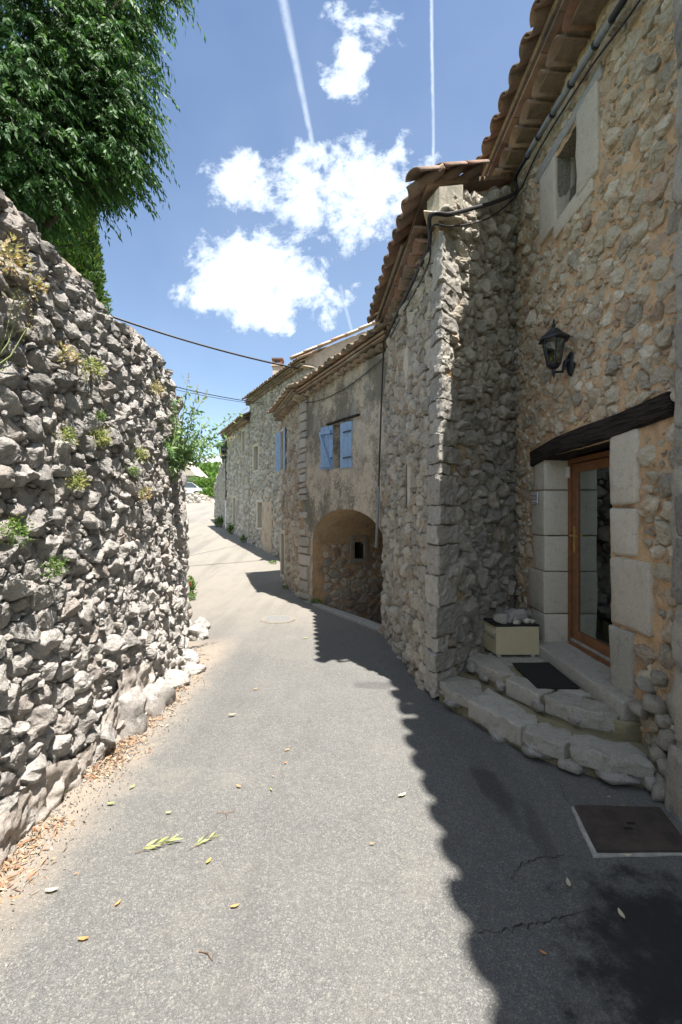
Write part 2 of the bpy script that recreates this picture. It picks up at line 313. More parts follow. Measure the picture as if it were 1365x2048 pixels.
leaf_mat('bush_leaf', [(0, (.05, .10, .025)), (.6, (.11, .19, .045)), (1, (.19, .28, .08))], .3, .6, .2)
leaf_mat('litter_leaf', [(0, (.20, .11, .065)), (.4, (.33, .20, .125)), (.7, (.42, .30, .2)), (1, (.52, .44, .33))], .1, .8, .1)
leaf_mat('green_litter', [(0, (.25, .32, .1)), (1, (.5, .52, .2))], .2, .7, .2)
leaf_mat('yellow_litter', [(0, (.62, .36, .06)), (1, (.68, .42, .1))], .2, .6, .2)
leaf_mat('orange_litter', [(0, (.55, .25, .10)), (1, (.6, .3, .13))], .2, .6, .2)
leaf_mat('pale_litter', [(0, (.55, .5, .38)), (1, (.62, .56, .42))], .2, .6, .2)
leaf_mat('red_petal', [(0, (.6, .05, .08)), (1, (.7, .12, .15))], .2, .5, .3)

# ------------------------------------------------------------------ object helpers
WL = {}
def wloc(o): return WL.get(o.name, Vector((0, 0, 0))) if o else Vector((0, 0, 0))
def tag(o, label=None, cat=None, group=None, kind=None):
    if label: o['label'] = label
    if cat: o['category'] = cat
    if group: o['group'] = group
    if kind: o['kind'] = kind
    return o
def thing(name, loc, label, cat, group=None):
    o = bpy.data.objects.new(name, None); COL.objects.link(o); o.location = loc; o.empty_display_size = .2
    WL[o.name] = Vector(loc); return tag(o, label, cat, group)
def mesh(name, V, Fc, mat, parent=None, smooth=False, origin=None, tone=None, kind=None):
    """V in world coordinates; linked as ONE object"""
    V = np.asarray(V, dtype=np.float64).reshape(-1, 3)
    pw = wloc(parent)
    o3 = np.array(origin) if origin is not None else np.array(pw)
    me = bpy.data.meshes.new(name)
    Vl = V - o3
    if isinstance(Fc, np.ndarray) and Fc.ndim == 2:
        nf, k = Fc.shape
        me.vertices.add(len(Vl)); me.vertices.foreach_set('co', Vl.astype(np.float32).ravel())
        me.loops.add(nf * k); me.loops.foreach_set('vertex_index', Fc.astype(np.int32).ravel())
        me.polygons.add(nf); me.polygons.foreach_set('loop_start', np.arange(0, nf * k, k, dtype=np.int32)); me.polygons.foreach_set('loop_total', np.full(nf, k, dtype=np.int32))
        me.update(calc_edges=True)
    else: me.from_pydata(Vl.tolist(), [], Fc)
    if smooth: me.polygons.foreach_set('use_smooth', np.ones(len(me.polygons), dtype=bool))
    if tone is not None:
        at = me.color_attributes.new('tone', 'FLOAT_COLOR', 'POINT'); tn = np.ones((len(Vl), 4), dtype=np.float32); tn[:, :3] = tone
        at.data.foreach_set('color', tn.ravel())
    me.materials.append(MATS[mat]); o = bpy.data.objects.new(name, me); COL.objects.link(o)
    if parent: o.parent = parent
    o.location = Vector(o3) - pw; WL[o.name] = Vector(o3)
    if kind: o['kind'] = kind
    return o
class MB:
    def __init__(s): s.V = []; s.F = []
    def add(s, V, Fc):
        b = len(s.V); s.V += [tuple(v) for v in V]; s.F += [tuple(b + i for i in f) for f in Fc]; return s
    def box(s, lo, hi, M=None):
        x0, y0, z0 = lo; x1, y1, z1 = hi
        V = [Vector(p) for p in ((x0, y0, z0), (x1, y0, z0), (x1, y1, z0), (x0, y1, z0), (x0, y0, z1), (x1, y0, z1), (x1, y1, z1), (x0, y1, z1))]
        if M is not None: V = [M @ v for v in V]
        return s.add(V, [(0, 3, 2, 1), (4, 5, 6, 7), (0, 1, 5, 4), (1, 2, 6, 5), (2, 3, 7, 6), (3, 0, 4, 7)])
    def prism(s, pts, z0, z1):
        n = len(pts); V = [(x, y, z0) for x, y in pts] + [(x, y, z1) for x, y in pts]
        return s.add(V, [tuple(range(n - 1, -1, -1)), tuple(range(n, 2 * n))] + [(i, (i + 1) % n, n + (i + 1) % n, n + i) for i in range(n)])
    def tube(s, pts, r, n=8, caps=True):
        pts = [Vector(p) for p in pts]; rs = r if isinstance(r, (list, tuple)) else [r] * len(pts)
        V = []; up = Vector((0, 0, 1))
        for i, p in enumerate(pts):
            d = (pts[min(i + 1, len(pts) - 1)] - pts[max(i - 1, 0)]).normalized()
            a = d.cross(up); a = d.cross(Vector((1, 0, 0))) if a.length < .05 else a; a.normalize(); b = d.cross(a)
            V += [p + (a * math.cos(q) + b * math.sin(q)) * rs[i] for q in [2 * math.pi * k / n for k in range(n)]]
        Fc = [(i * n + k, i * n + (k + 1) % n, (i + 1) * n + (k + 1) % n, (i + 1) * n + k) for i in range(len(pts) - 1) for k in range(n)]
        if caps: Fc += [tuple(range(n - 1, -1, -1)), tuple((len(pts) - 1) * n + k for k in range(n))]
        return s.add(V, Fc)
    def lathe(s, prof, c, n=16, axis='z'):
        V = []
        for r, h in prof:
            for k in range(n):
                q = 2 * math.pi * k / n
                V.append((c[0] + r * math.cos(q), c[1] + r * math.sin(q), c[2] + h) if axis == 'z' else (c[0] + h, c[1] + r * math.cos(q), c[2] + r * math.sin(q)))
        m = len(prof)
        Fc = [(i * n + k, i * n + (k + 1) % n, (i + 1) * n + (k + 1) % n, (i + 1) * n + k) for i in range(m - 1) for k in range(n)]
        Fc += [tuple(range(n - 1, -1, -1)), tuple((m - 1) * n + k for k in range(n))]
        return s.add(V, Fc)
    def build(s, name, mat, parent=None, smooth=False, origin=None, kind=None): return mesh(name, s.V, s.F, mat, parent, smooth, origin, kind=kind)

_h = np.random.default_rng(3).random(4096)
def vn(Pt, seed=0):
    Pt = np.asarray(Pt); i = np.floor(Pt).astype(np.int64); f = Pt - i; f = f * f * (3 - 2 * f)
    def h(dx, dy, dz): return _h[((i[:, 0] + dx) * 73856093 ^ (i[:, 1] + dy) * 19349663 ^ (i[:, 2] + dz) * 83492791 ^ (seed * 2654435)) & 4095]
    x, y, z = f[:, 0], f[:, 1], f[:, 2]
    a = (h(0,0,0)*(1-x)+h(1,0,0)*x)*(1-y) + (h(0,1,0)*(1-x)+h(1,1,0)*x)*y
    b = (h(0,0,1)*(1-x)+h(1,0,1)*x)*(1-y) + (h(0,1,1)*(1-x)+h(1,1,1)*x)*y
    return (a*(1-z)+b*z)*2-1
def vn3(Pt, seed=0): return np.stack([vn(Pt, seed), vn(Pt + 31.7, seed + 1), vn(Pt - 17.3, seed + 2)], 1)

def rock(name, polys, z0, z1, mat, parent=None, rough=.02, bev=.025, freq=7, cuts=3, tag_=None, lat=None, M=None, flat=False):
    """irregular block from a plan polygon: bevelled, subdivided, displaced"""
    bm = bmesh.new(); n = len(polys)
    b = [bm.verts.new((x, y, z0)) for x, y in polys]; t = [bm.verts.new((x, y, z1)) for x, y in polys]
    bm.faces.new(b[::-1]); bm.faces.new(t)
    for i in range(n): bm.faces.new((b[i], b[(i + 1) % n], t[(i + 1) % n], t[i]))
    bmesh.ops.bevel(bm, geom=bm.edges[:], offset=bev, segments=2, profile=.6, affect='EDGES', clamp_overlap=True)
    bmesh.ops.triangulate(bm, faces=[f for f in bm.faces if len(f.verts) > 4])
    for lim_ in ((.16, .08) if cuts < 4 else (.16, .08, .045)):
        el = [e for e in bm.edges if e.calc_length() > lim_]
        if el: bmesh.ops.subdivide_edges(bm, edges=el, cuts=1, use_grid_fill=True)
    bmesh.ops.triangulate(bm, faces=[f for f in bm.faces if len(f.verts) > 4])
    V = np.array([v.co[:] for v in bm.verts]); Fc = [tuple(v.index for v in f.verts) for f in bm.faces]; bm.free()
    sd = random.randint(0, 999)
    if M is not None: V = np.array([(M @ Vector(v))[:] for v in V])
    V = V + vn3(V * freq + sd, 5) * rough + vn3(V * freq * 2.7 + sd, 9) * rough * .5 + (vn3(V * freq * 6.1 + sd, 2) * rough * .28 if cuts > 3 else 0)
    o = mesh(name, V, Fc, mat, parent, not flat, origin=V.mean(0))
    return o
def boulder(name, c, rad, mat, parent=None, freq=2.2, rough=.22, seg=14, tone=None):
    """closed lumpy stone"""
    V = []; Fc = []; nr = seg // 2 + 1
    for i in range(nr + 1):
        th = math.pi * i / nr
        for k in range(seg): V.append((math.sin(th) * math.cos(2 * math.pi * k / seg), math.sin(th) * math.sin(2 * math.pi * k / seg), math.cos(th)))
    for i in range(nr):
        for k in range(seg): Fc.append((i * seg + k, i * seg + (k + 1) % seg, (i + 1) * seg + (k + 1) % seg, (i + 1) * seg + k))
    V = np.array(V); sd = random.random() * 99; q = np.sign(V) * np.abs(V) ** .8
    gg = np.random.default_rng(int(sd * 1e4)); pn = gg.normal(size=(11, 3)); pn /= np.linalg.norm(pn, axis=1)[:, None]; qd = V @ pn.T; lim = np.where(qd > .05, (.62 + .3 * gg.random(11))[None, :] / np.maximum(qd, .05), 9).min(1); q = q * np.minimum(1.05, lim)[:, None] * 1.12
    V = q * (1 + vn(V * freq + sd)[:, None] * rough + vn(V * freq * 2.7 + sd)[:, None] * rough * .4)
    a = random.random() * 6.28; ca, sa = math.cos(a), math.sin(a); V = V @ np.array([[ca, -sa, 0], [sa, ca, 0], [0, 0, 1]])
    V = V * np.array(rad) + np.array(c)
    return mesh(name, V, Fc, mat, parent, True, origin=np.array(c), tone=tone if tone is not None else (random.random(), random.random() * .7, 0))

# ------------------------------------------------------------------ wall surfaces and rubble
class Wall:
    def __init__(s, pts, side=1, batter=0.0, z_ref=0.0):
        s.p = np.array(pts, dtype=float); d = np.diff(s.p, axis=0); s.l = np.hypot(d[:, 0], d[:, 1]); s.c = np.concatenate([[0], np.cumsum(s.l)]); s.L = s.c[-1]
        u = d / s.l[:, None]; s.n = np.stack([u[:, 1], -u[:, 0]], 1) * side   # per segment
        vnn = [s.n[0]] + [(s.n[i] + s.n[i + 1]) for i in range(len(s.n) - 1)] + [s.n[-1]]; s.vn = np.array([v / np.hypot(*v) for v in vnn]); s.batter = batter
    def base(s, S):
        return np.stack([np.interp(S, s.c, s.p[:, 0]), np.interp(S, s.c, s.p[:, 1])], 1)
    def norm(s, S):
        n = np.stack([np.interp(S, s.c, s.vn[:, 0]), np.interp(S, s.c, s.vn[:, 1])], 1); return n / np.hypot(n[:, 0], n[:, 1])[:, None]
    def at(s, S, Z, off=0.0):
        S = np.atleast_1d(np.asarray(S, float)); Z = np.atleast_1d(np.asarray(Z, float)); S, Z = np.broadcast_arrays(S, Z)
        b = s.base(S); n = s.norm(S); o = np.asarray(off) - s.batter * Z
        # extrapolate past the ends
        d0 = (s.p[1] - s.p[0]) / s.l[0]; d1 = (s.p[-1] - s.p[-2]) / s.l[-1]
        b = b + np.minimum(S, 0)[:, None] * d0 + np.maximum(S - s.L, 0)[:, None] * d1
        xy = b + n * np.broadcast_to(o, S.shape)[:, None]
        return np.concatenate([xy, Z[:, None]], 1)
    def pt(s, S, Z, off=0.0): return Vector(s.at(S, Z, off)[0])
    def hit(s, px, py):
        """where the line of sight through a picture point meets the wall"""
        r = np.array([(px - CX) / F, 1.0])
        for i in range(len(s.l)):
            a = s.p[i]; d = (s.p[i + 1] - a) / s.l[i]
            den = d[0] * r[1] - d[1] * r[0]
            if abs(den) < 1e-9: continue
            t = -(a[0] * r[1] - a[1] * r[0]) / den
            if -1e-6 <= t <= s.l[i] + (3 if i == len(s.l) - 1 else 1e-6) or (i == 0 and t < 0 and t > -2):
                Y = a[1] + t * d[1]
                if Y > 0.3: return s.c[i] + t, EYE + (CY - py) / F * Y
        raise ValueError('no hit %s' % px)
def sheet(name, w, s0, s1, zlo, zhi, mat, parent, d=.06, holes=(), off=-.03, amp=.012, freq=9, smooth=True):
    """the mortar face of a wall, rough, with rectangular openings cut out"""
    def lines(a, b, cuts):
        xs = [a, b] + [c for c in cuts if a < c < b]; xs = sorted(set(xs)); out = []
        for i in range(len(xs) - 1): k = max(1, int(math.ceil((xs[i + 1] - xs[i]) / d))); out += [xs[i] + (xs[i + 1] - xs[i]) * j / k for j in range(k)]
        return np.array(out + [xs[-1]])
    ss = lines(s0, s1, [h[0] for h in holes] + [h[1] for h in holes])
    zl = zlo if callable(zlo) else (lambda x: zlo); zh = zhi if callable(zhi) else (lambda x: zhi)
    if callable(zlo) or callable(zhi):
        nz = int((max(zh(s0), zh(s1)) - min(zl(s0), zl(s1))) / d) + 2; tz = np.linspace(0, 1, nz)
        Z = np.array([[zl(a) + (zh(a) - zl(a)) * t for t in tz] for a in ss])
    else:
        zz = lines(zlo, zhi, [h[2] for h in holes] + [h[3] for h in holes]); Z = np.array([zz for _ in ss])
    ns, nz = Z.shape; S = np.repeat(ss[:, None], nz, 1)
    V = w.at(S.ravel(), Z.ravel(), off); nn = w.norm(S.ravel())
    a = (vn(V * freq, 3) * amp + vn(V * freq * 2.6, 4) * amp * .5); V[:, :2] += nn * a[:, None]
    i, j = np.meshgrid(np.arange(ns - 1), np.arange(nz - 1), indexing='ij'); i = i.ravel(); j = j.ravel()
    sc = (ss[i] + ss[i + 1]) / 2; zc = (Z[i, j] + Z[i + 1, j + 1]) / 2; keep = np.ones(len(i), bool)
    for h in holes: keep &= ~((sc > h[0]) & (sc < h[1]) & (zc > h[2]) & (zc < h[3]))
    i = i[keep]; j = j[keep]
    Fc = np.stack([i * nz + j, (i + 1) * nz + j, (i + 1) * nz + j + 1, i * nz + j + 1], 1)
    return mesh(name, V, Fc, mat, parent, smooth)
def clip(poly, nx, ny, c):
    """keep nx*x+ny*y <= c"""
    out = []; n = len(poly)
    for k in range(n):
        a = poly[k]; b = poly[(k + 1) % n]; da = nx * a[0] + ny * a[1] - c; db = nx * b[0] + ny * b[1] - c
        if da <= 0: out.append(a)
        if (da < 0) != (db < 0) and da != db:
            t = da / (da - db); out.append((a[0] + (b[0] - a[0]) * t, a[1] + (b[1] - a[1]) * t))
    return out
def rubble(w, s0, s1, zlo, zhi, mat, parent, rmin, rmax, proud, gap=.012, asp=1.35, holes=(), n_ind=300, lod=2, power=2.2, tonefn=None, seed=1, keepfn=None, rough=.16, name='stone', restname='rubble_stones', fill=.97, round_=1, facet=.9, flat=False):
    g = np.random.default_rng(seed); zl = zlo if callable(zlo) else (lambda x: zlo); zh = zhi if callable(zhi) else (lambda x: zhi)
    zmin = min(zl(s0), zl(s1), zl((s0 + s1) / 2)); zmax = max(zh(s0), zh(s1), zh((s0 + s1) / 2))
    W = s1 - s0; H = (zmax - zmin) * asp
    # variable-radius dart throwing, big stones first
    cell = rmax * 2; grid = {}; pts = []
    area = W * H; tries = int(area / (rmin * rmin) * 9)
    radii = rmin + (rmax - rmin) * g.random(tries) ** power; radii = np.sort(radii)[::-1]; xs = g.random(tries) * W; ys = g.random(tries) * H
    for r, x, y in zip(radii, xs, ys):
        gi, gj = int(x / cell), int(y / cell); ok = True
        for di in (-1, 0, 1):
            for dj in (-1, 0, 1):
                for q in grid.get((gi + di, gj + dj), ()):
                    px, py, pr = q
                    if (px - x) ** 2 + (py - y) ** 2 < (fill * (pr + r)) ** 2: ok = False; break
                if not ok: break
            if not ok: break
        if ok: grid.setdefault((gi, gj), []).append((x, y, r)); pts.append((x, y, r))
    A = np.array(pts); nP = len(A); recs = []
    for k in range(nP):
        x, y, r = A[k]; S = s0 + x; Z = zmin + y / asp
        if Z < zl(S) or Z > zh(S): continue
        if any(h[0] < S < h[1] and h[2] < Z < h[3] for h in holes): continue
        if keepfn and not keepfn(S, Z): continue
        d2 = (A[:, 0] - x) ** 2 + (A[:, 1] - y) ** 2; idx = np.argsort(d2)[1:22]
        m = r * 2.2; poly = [(x - m, y - m), (x + m, y - m), (x + m, y + m), (x - m, y + m)]
        for q in idx:
            dx, dy = A[q, 0] - x, A[q, 1] - y; dd = math.hypot(dx, dy)
            if dd > r + A[q, 2] + m: break
            h = (dd * dd + r * r - A[q, 2] ** 2) / (2 * dd); nx, ny = dx / dd, dy / dd
            poly = clip(poly, nx, ny, nx * x + ny * y + h - gap * .5)
            if len(poly) < 3: break
        if len(poly) < 3: continue
        poly = clip(clip(poly, -1, 0, 0), 1, 0, W)
        poly = [(s0 + a, zmin + b / asp) for a, b in poly]
        for h in holes:
            if S < h[0] and abs(S - h[0]) < 1: 
                if h[2] - .15 < Z < h[3] + .15 : poly = clip(poly, 1, 0, h[0])
            elif S > h[1] and h[2] - .15 < Z < h[3] + .15: poly = clip(poly, -1, 0, -h[1])
            elif Z > h[3] and h[0] - .1 < S < h[1] + .1: poly = clip(poly, 0, -1, -h[3])
            elif Z < h[2] and h[0] - .1 < S < h[1] + .1: poly = clip(poly, 0, 1, h[2])
            if len(poly) < 3: break
        zt = zh(S); poly = clip(poly, 0, 1, zt) if len(poly) > 2 else poly
        if len(poly) < 3: continue
        pa = np.array(poly)
        # drop tiny edges
        e = np.hypot(*(np.roll(pa, -1, 0) - pa).T); pa = pa[e > .12 * r] if (e > .12 * r).sum() >= 3 else pa
        c = pa.mean(0)
        if len(pa) < 3: continue
        pa = pa + (g.random(pa.shape) - .5) * r * .26
        if lod >= 1:
            for _ in range(round_):
                nx_ = np.roll(pa, -1, 0); f = .15 + g.random() * .06
                pa = np.stack([pa * (1 - f) + nx_ * f, pa * f + nx_ * (1 - f)], 1).reshape(-1, 2)
        if lod >= 2:
            nx_ = np.roll(pa, -1, 0); pa = np.stack([pa, (pa + nx_) / 2], 1).reshape(-1, 2)
        n = len(pa); c = pa.mean(0); rad = np.hypot(*(pa - c).T).mean()
        if rad < .012: continue
        hgt = proud * (.35 + .9 * g.random()) * min(1.5, .55 + rad / (rmax * .9))
        if lod >= 2: prof = [(1.0, -1.3), (1.0, .15), (.97, .6), (.88, .9), (.72, 1.0), (.52, 1.0), (.28, 1.0)]
        elif lod == 1: prof = [(1.0, -1.0), (.98, .5), (.84, .95), (.5, 1.0)]
        else: prof = [(1.0, -.8), (.82, .85)]
        tl = (g.random(2) - .5) * 1.3
        na = 3 + int(g.random() * 4); pa_ = g.random(na) * 6.283; pn = np.stack([np.cos(pa_), np.sin(pa_)], 1) * (facet * (.5 + g.random(na)))[:, None]; pb_ = .75 + .5 * g.random(na)
        S_, Z_, O_ = [], [], []
        for f, h in prof:
            q = c + (pa - c) * f; rel = (q - c) / rad
            if h > 0:
                top = np.minimum(1 + (rel @ tl) * .55, (pb_[None, :] - rel @ pn.T).min(1))
                hh = hgt * (h * .35 + np.maximum(.05, top) * .75 * min(1, h * 1.25))
            else: hh = np.full(n, -.05)
            S_.append(q[:, 0]); Z_.append(q[:, 1]); O_.append(np.broadcast_to(hh, (n,)))
        S_.append([c[0]]); Z_.append([c[1]]); O_.append([hgt * (.35 + .75 * min(1, pb_.min()))])
        S_ = np.concatenate(S_); Z_ = np.concatenate(Z_); O_ = np.concatenate(O_)
        V = w.at(S_, Z_, O_)
        if lod >= 1:
            sd = g.random() * 50; amp = rad * rough
            dsp = vn3(V / rad * 1.1 + sd, 2) * amp + vn3(V / rad * 2.6 + sd, 6) * amp * .55
            dsp += vn3(V / rad * 5.5 + sd, 4) * amp * .3; dsp[:n] *= .5; V = V + dsp
        K = len(prof); Fc = []
        for i in range(K - 1):
            a = np.arange(n); b = (a + 1) % n; Fc.append(np.stack([i * n + a, i * n + b, (i + 1) * n + b, (i + 1) * n + a], 1))
        a = np.arange(n); b = (a + 1) % n; i = K - 1; tri = np.stack([i * n + a, i * n + b, np.full(n, K * n), np.full(n, K * n)], 1)
        tone = (g.random(), g.random(), 0) if tonefn is None else tonefn(S, Z, g, rad)
        p0 = w.at(c[0], c[1])[0]; Y = max(p0[1], .3); px = CX + F * p0[0] / Y; py = CY - F * (p0[2] - EYE) / Y
        nn = w.norm(np.array([c[0]]))[0]; vd = np.array([-p0[0], -p0[1]]); fo = max(.03, (vd @ nn) / np.hypot(*vd))
        vis = (F / Y) ** 2 * rad * rad * fo * (1 if (-40 < px < 1405 and -40 < py < 2088 and p0[1] > .5) else .001)
        recs.append((vis, V, np.concatenate(Fc), tri, tone, p0))
    recs.sort(key=lambda r: -r[0])
    def faces(q, tri, b=0): return [tuple(int(v) + b for v in f) for f in q] + [(int(f[0]) + b, int(f[1]) + b, int(f[2]) + b) for f in tri]
    for vis, V, q, tri, tone, p0 in recs[:n_ind]: mesh(name, V, faces(q, tri), mat, parent, not flat, origin=p0, tone=tone)
    rest = recs[n_ind:]
    if rest:
        VV = []; FF = []; T = []; b = 0
        for vis, V, q, tri, tone, p0 in rest: VV.append(V); FF += faces(q, tri, b); T.append(np.tile(tone, (len(V), 1))); b += len(V)
        mesh(restname, np.concatenate(VV), FF, mat, parent, not flat, tone=np.concatenate(T), kind='stuff')
    return len(recs)
def lbox(w, sa, sb, za, zb, o0, o1):
    """8 corners of a box lying against wall w: 4 plan points in order"""
    a = w.pt(sa, 0, o0); b = w.pt(sb, 0, o0); c = w.pt(sb, 0, o1); d = w.pt(sa, 0, o1)
    return [(a.x, a.y), (b.x, b.y), (c.x, c.y), (d.x, d.y)]
def block(name, w, sa, sb, za, zb, o0, o1, mat, parent, rough=.005, bev=.01, freq=8):
    k = -w.batter * (za + zb) / 2
    return rock(name, lbox(w, sa, sb, za, zb, o0 + k, o1 + k), za, zb, mat, parent, rough, bev, freq)
def panel(mb, w, sa, sb, za, zb, o0, o1):
    k = -w.batter * (za + zb) / 2; p = lbox(w, sa, sb, za, zb, o0 + k, o1 + k)
    ar = sum(p[i][0] * p[(i + 1) % 4][1] - p[(i + 1) % 4][0] * p[i][1] for i in range(4))
    return mb.prism(p if ar > 0 else p[::-1], za, zb)
def recess(w, sa, sb, za, zb, depth, mat, parent, name='recess', o0=0.0):
    """five inner faces of an opening"""
    k = -w.batter * (za + zb) / 2; q = lbox(w, sa, sb, za, zb, k + o0, k - depth); (a, b, c, d) = q
    V = [(*a, za), (*b, za), (*c, za), (*d, za), (*a, zb), (*b, zb), (*c, zb), (*d, zb)]
    return mesh(name, V, [(0, 1, 2, 3), (4, 5, 6, 7), (0, 3, 7, 4), (1, 2, 6, 5), (3, 2, 6, 7)], mat, parent)

def road_z(y): return 0.0 if y < 12 else (y - 12) * .105 if y < 37 else 2.625 + (y - 37) * .03
def road_zs(y):
    y = np.asarray(y, float); z = np.where(y < 37, np.maximum(0, y - 12) * .105, 2.625 + (y - 37) * .03)
    return np.where((y > 10.5) & (y < 13.5), (y - 10.5) ** 2 / 6 * .105 * 1.0, z)
# ================================================================== SETTING: road, ground, hills
XL = [(-3, -1.95), (4.6, -1.95), (6, -2.2), (7.2, -2.7), (9.6, -3.6), (13, -5.2), (20, -8.4), (32, -15), (37, -22)]
XR = [(-3, 2.3), (2.6, 2.3), (4.6, 1.3), (5.2, .98), (7.2, .78), (7.25, .78), (9.7, -.74), (11.8, -1.4), (13.5, -.9), (18, -3.2), (21.8, -5.1), (25, -6.6), (32, -8.2), (37, -9)]
def interp(tab, y): return np.interp(y, [t[0] for t in tab], [t[1] for t in tab])
ys = np.concatenate([np.arange(-3, 14, .12), np.arange(14, 37.1, .5)]); nx = 60
T = np.linspace(0, 1, nx); XX = interp(XL, ys)[:, None] * (1 - T) + interp(XR, ys)[:, None] * T; YY = np.repeat(ys[:, None], nx, 1)
ZZ = road_zs(YY)
V = np.stack([XX.ravel(), YY.ravel(), ZZ.ravel()], 1); V[:, 2] += vn(V * np.array([.9, .5, 1]), 8) * .012 + vn(V * 3.1, 9) * .004
i, j = np.meshgrid(np.arange(len(ys) - 1), np.arange(nx - 1), indexing='ij'); i = i.ravel(); j = j.ravel()
tag(mesh('road', V, np.stack([i * nx + j, i * nx + j + 1, (i + 1) * nx + j + 1, (i + 1) * nx + j], 1), 'asphalt', smooth=True), kind='structure')
def terrain(X, Y):
    z = np.where(Y < 24, road_zs(np.minimum(Y, 24)) - 1.3, road_zs(np.minimum(Y, 60)) - .25)
    z = np.where((Y >= 20) & (Y < 24), np.interp(Y, [20, 24], [0, 1]) * 1.05 + z, z)
    xl = np.interp(Y, [t[0] for t in XL], [t[1] for t in XL]); bank = np.clip((xl - .9 - X) / .5, 0, 1) * np.clip((17 - Y) / 3, 0, 1)
    z = z + bank * 3.6
    # plateau and wooded hill behind the village
    up = np.clip((Y - 70) / 280, 0, 1); up = up * up * (3 - 2 * up)
    z = z + up * (27 + 7 * vn(np.stack([X.ravel() / 110, Y.ravel() / 130, X.ravel() * 0], 1), 3).reshape(X.shape) + 3 * vn(np.stack([X.ravel() / 30, Y.ravel() / 40, X.ravel() * 0], 1), 4).reshape(X.shape))
    knoll = np.exp(-(((X + 30) / 60) ** 2)) * up * 4
    return z + knoll
def grow(a, b, first, k):
    out = [0.0]; d = first
    while out[-1] < max(abs(a), abs(b)): out.append(out[-1] + d); d *= k
    o = np.array(out); return np.unique(np.concatenate([-o[o <= abs(a)][::-1], o[o <= abs(b)], [-abs(a), abs(b)]]))
gx = grow(-1500, 1500, .5, 1.045); gy = grow(-300, 2500, .5, 1.03)
GX, GY = np.meshgrid(gx, gy, indexing='ij'); GZ = terrain(GX, GY); V = np.stack([GX.ravel(), GY.ravel(), GZ.ravel()], 1)
m, t, b = newmat('scrub')
n1 = noise(t, .16, 8, .75); n2 = noise(t, 1.5, 6, .7)
c = mix(t, MR(t, n1, .35, .65), (.05, .10, .025), (.11, .16, .04)); c = mix(t, MR(t, n2, .5, .75, 0, .5), c, (.19, .2, .09)); t.links.new(c, b.inputs['Base Color']); b.inputs['Roughness'].default_value = 1
bump(t, b, n1, 1.0, 2.5)
i, j = np.meshgrid(np.arange(len(gx) - 1), np.arange(len(gy) - 1), indexing='ij'); i = i.ravel(); j = j.ravel(); n = len(gy)
tag(mesh('ground', V, np.stack([i * n + j, (i + 1) * n + j, (i + 1) * n + j + 1, i * n + j + 1], 1), 'scrub', smooth=True), kind='structure')

# ================================================================== foliage builders
def leaves(name, C, D, Lg, Wd, tone, mat, parent=None, seed=0, kind=None, origin=None):
    g = np.random.default_rng(seed); n = len(C); D = D / np.linalg.norm(D, axis=1)[:, None]
    Rn = g.normal(size=(n, 3)); S = np.cross(D, Rn); S /= np.linalg.norm(S, axis=1)[:, None]
    Lg = np.broadcast_to(Lg, n)[:, None]; Wd = np.broadcast_to(Wd, n)[:, None]; U = np.cross(S, D)
    V = np.stack([C, C + D * Lg * .45 + S * Wd * .5 + U * Wd * .12, C + D * Lg, C + D * Lg * .45 - S * Wd * .5 + U * Wd * .12], 1).reshape(-1, 3)
    Fc = np.arange(n * 4).reshape(n, 4); tn = np.repeat(np.stack([tone, g.random(n), np.zeros(n)], 1), 4, 0)
    return mesh(name, V, Fc, mat, parent, tone=tn, kind=kind, origin=origin)
def tuft(name, c, rad, n, lg, wd, mat, label, cat, group=None, up=.2, seed=1, out=(0, 0, 0), stems=True, stemmat='green_stem', flowers=None):
    """a small plant: leaves spread through a squashed ball, thin stems from its root"""
    g = np.random.default_rng(seed); c = np.array(c); o = thing(name, tuple(c), label, cat, group)
    d = g.normal(size=(n, 3)); d /= np.linalg.norm(d, axis=1)[:, None]; r = g.random(n) ** .45
    lump = .75 + .5 * vn(d * 1.7 + seed, 1); rad = np.array(rad); off = d * (r * lump)[:, None] * rad + np.array(out) * rad
    D = d + np.array(out) + np.array([0, 0, up]) + g.normal(size=(n, 3)) * .5
    leaves('leaves', c + off, D, lg * (.6 + .8 * g.random(n)), wd * (.6 + .8 * g.random(n)), g.random(n), mat, o, seed)
    if stems:
        mb = MB()
        for k in range(9):
            e = off[k % n]; q = c + e * .5 + np.array([0, 0, .25 * rad[2]]); mb.tube([c, q, c + e * 1.05], [.0035, .0028, .0015], 4)
        mb.build('stem', stemmat, o)
    if flowers:
        for k in range(flowers[0]):
            e = off[-1 - k]; leaves('flower', np.repeat([c + e * 1.1], 7, 0), g.normal(size=(7, 3)), flowers[1], flowers[1], np.full(7, .5), flowers[2], o, k, kind='stuff')
    return o

# ================================================================== ROOF TILES
_td = {}
def tile_data(mat, r0=.088, r1=.07, ln=.45, th=.014, seg=9):
    k = (mat, r0, r1, ln)
    if k in _td: return _td[k]
    V = []; 
    for y, r in ((0, r0), (ln * .5, (r0 + r1) / 2 * 1.01), (ln, r1)):
        for q in (r, r - th):
            for s in range(seg + 1): a = math.pi * s / seg; V.append((q * math.cos(a), y, q * math.sin(a) * .70))
    m = seg + 1; Fc = []
    for i in range(2):
        b = i * 2 * m; c = b + 2 * m
        for s in range(seg): Fc += [(b + s, b + s + 1, c + s + 1, c + s), (b + m + s + 1, b + m + s, c + m + s, c + m + s + 1)]
        Fc += [(b, c, c + m, b + m), (b + seg, b + m + seg, c + m + seg, c + seg)]
    for b, fl in ((0, 1), (4 * m, 0)):
        for s in range(seg): f = (b + s, b + m + s, b + m + s + 1, b + s + 1); Fc.append(f if fl else f[::-1])
    me = bpy.data.meshes.new('tile'); me.from_pydata(V, [], Fc); me.polygons.foreach_set('use_smooth', [True] * len(me.polygons))
    me.materials.append(MATS[mat]); _td[k] = me; return me
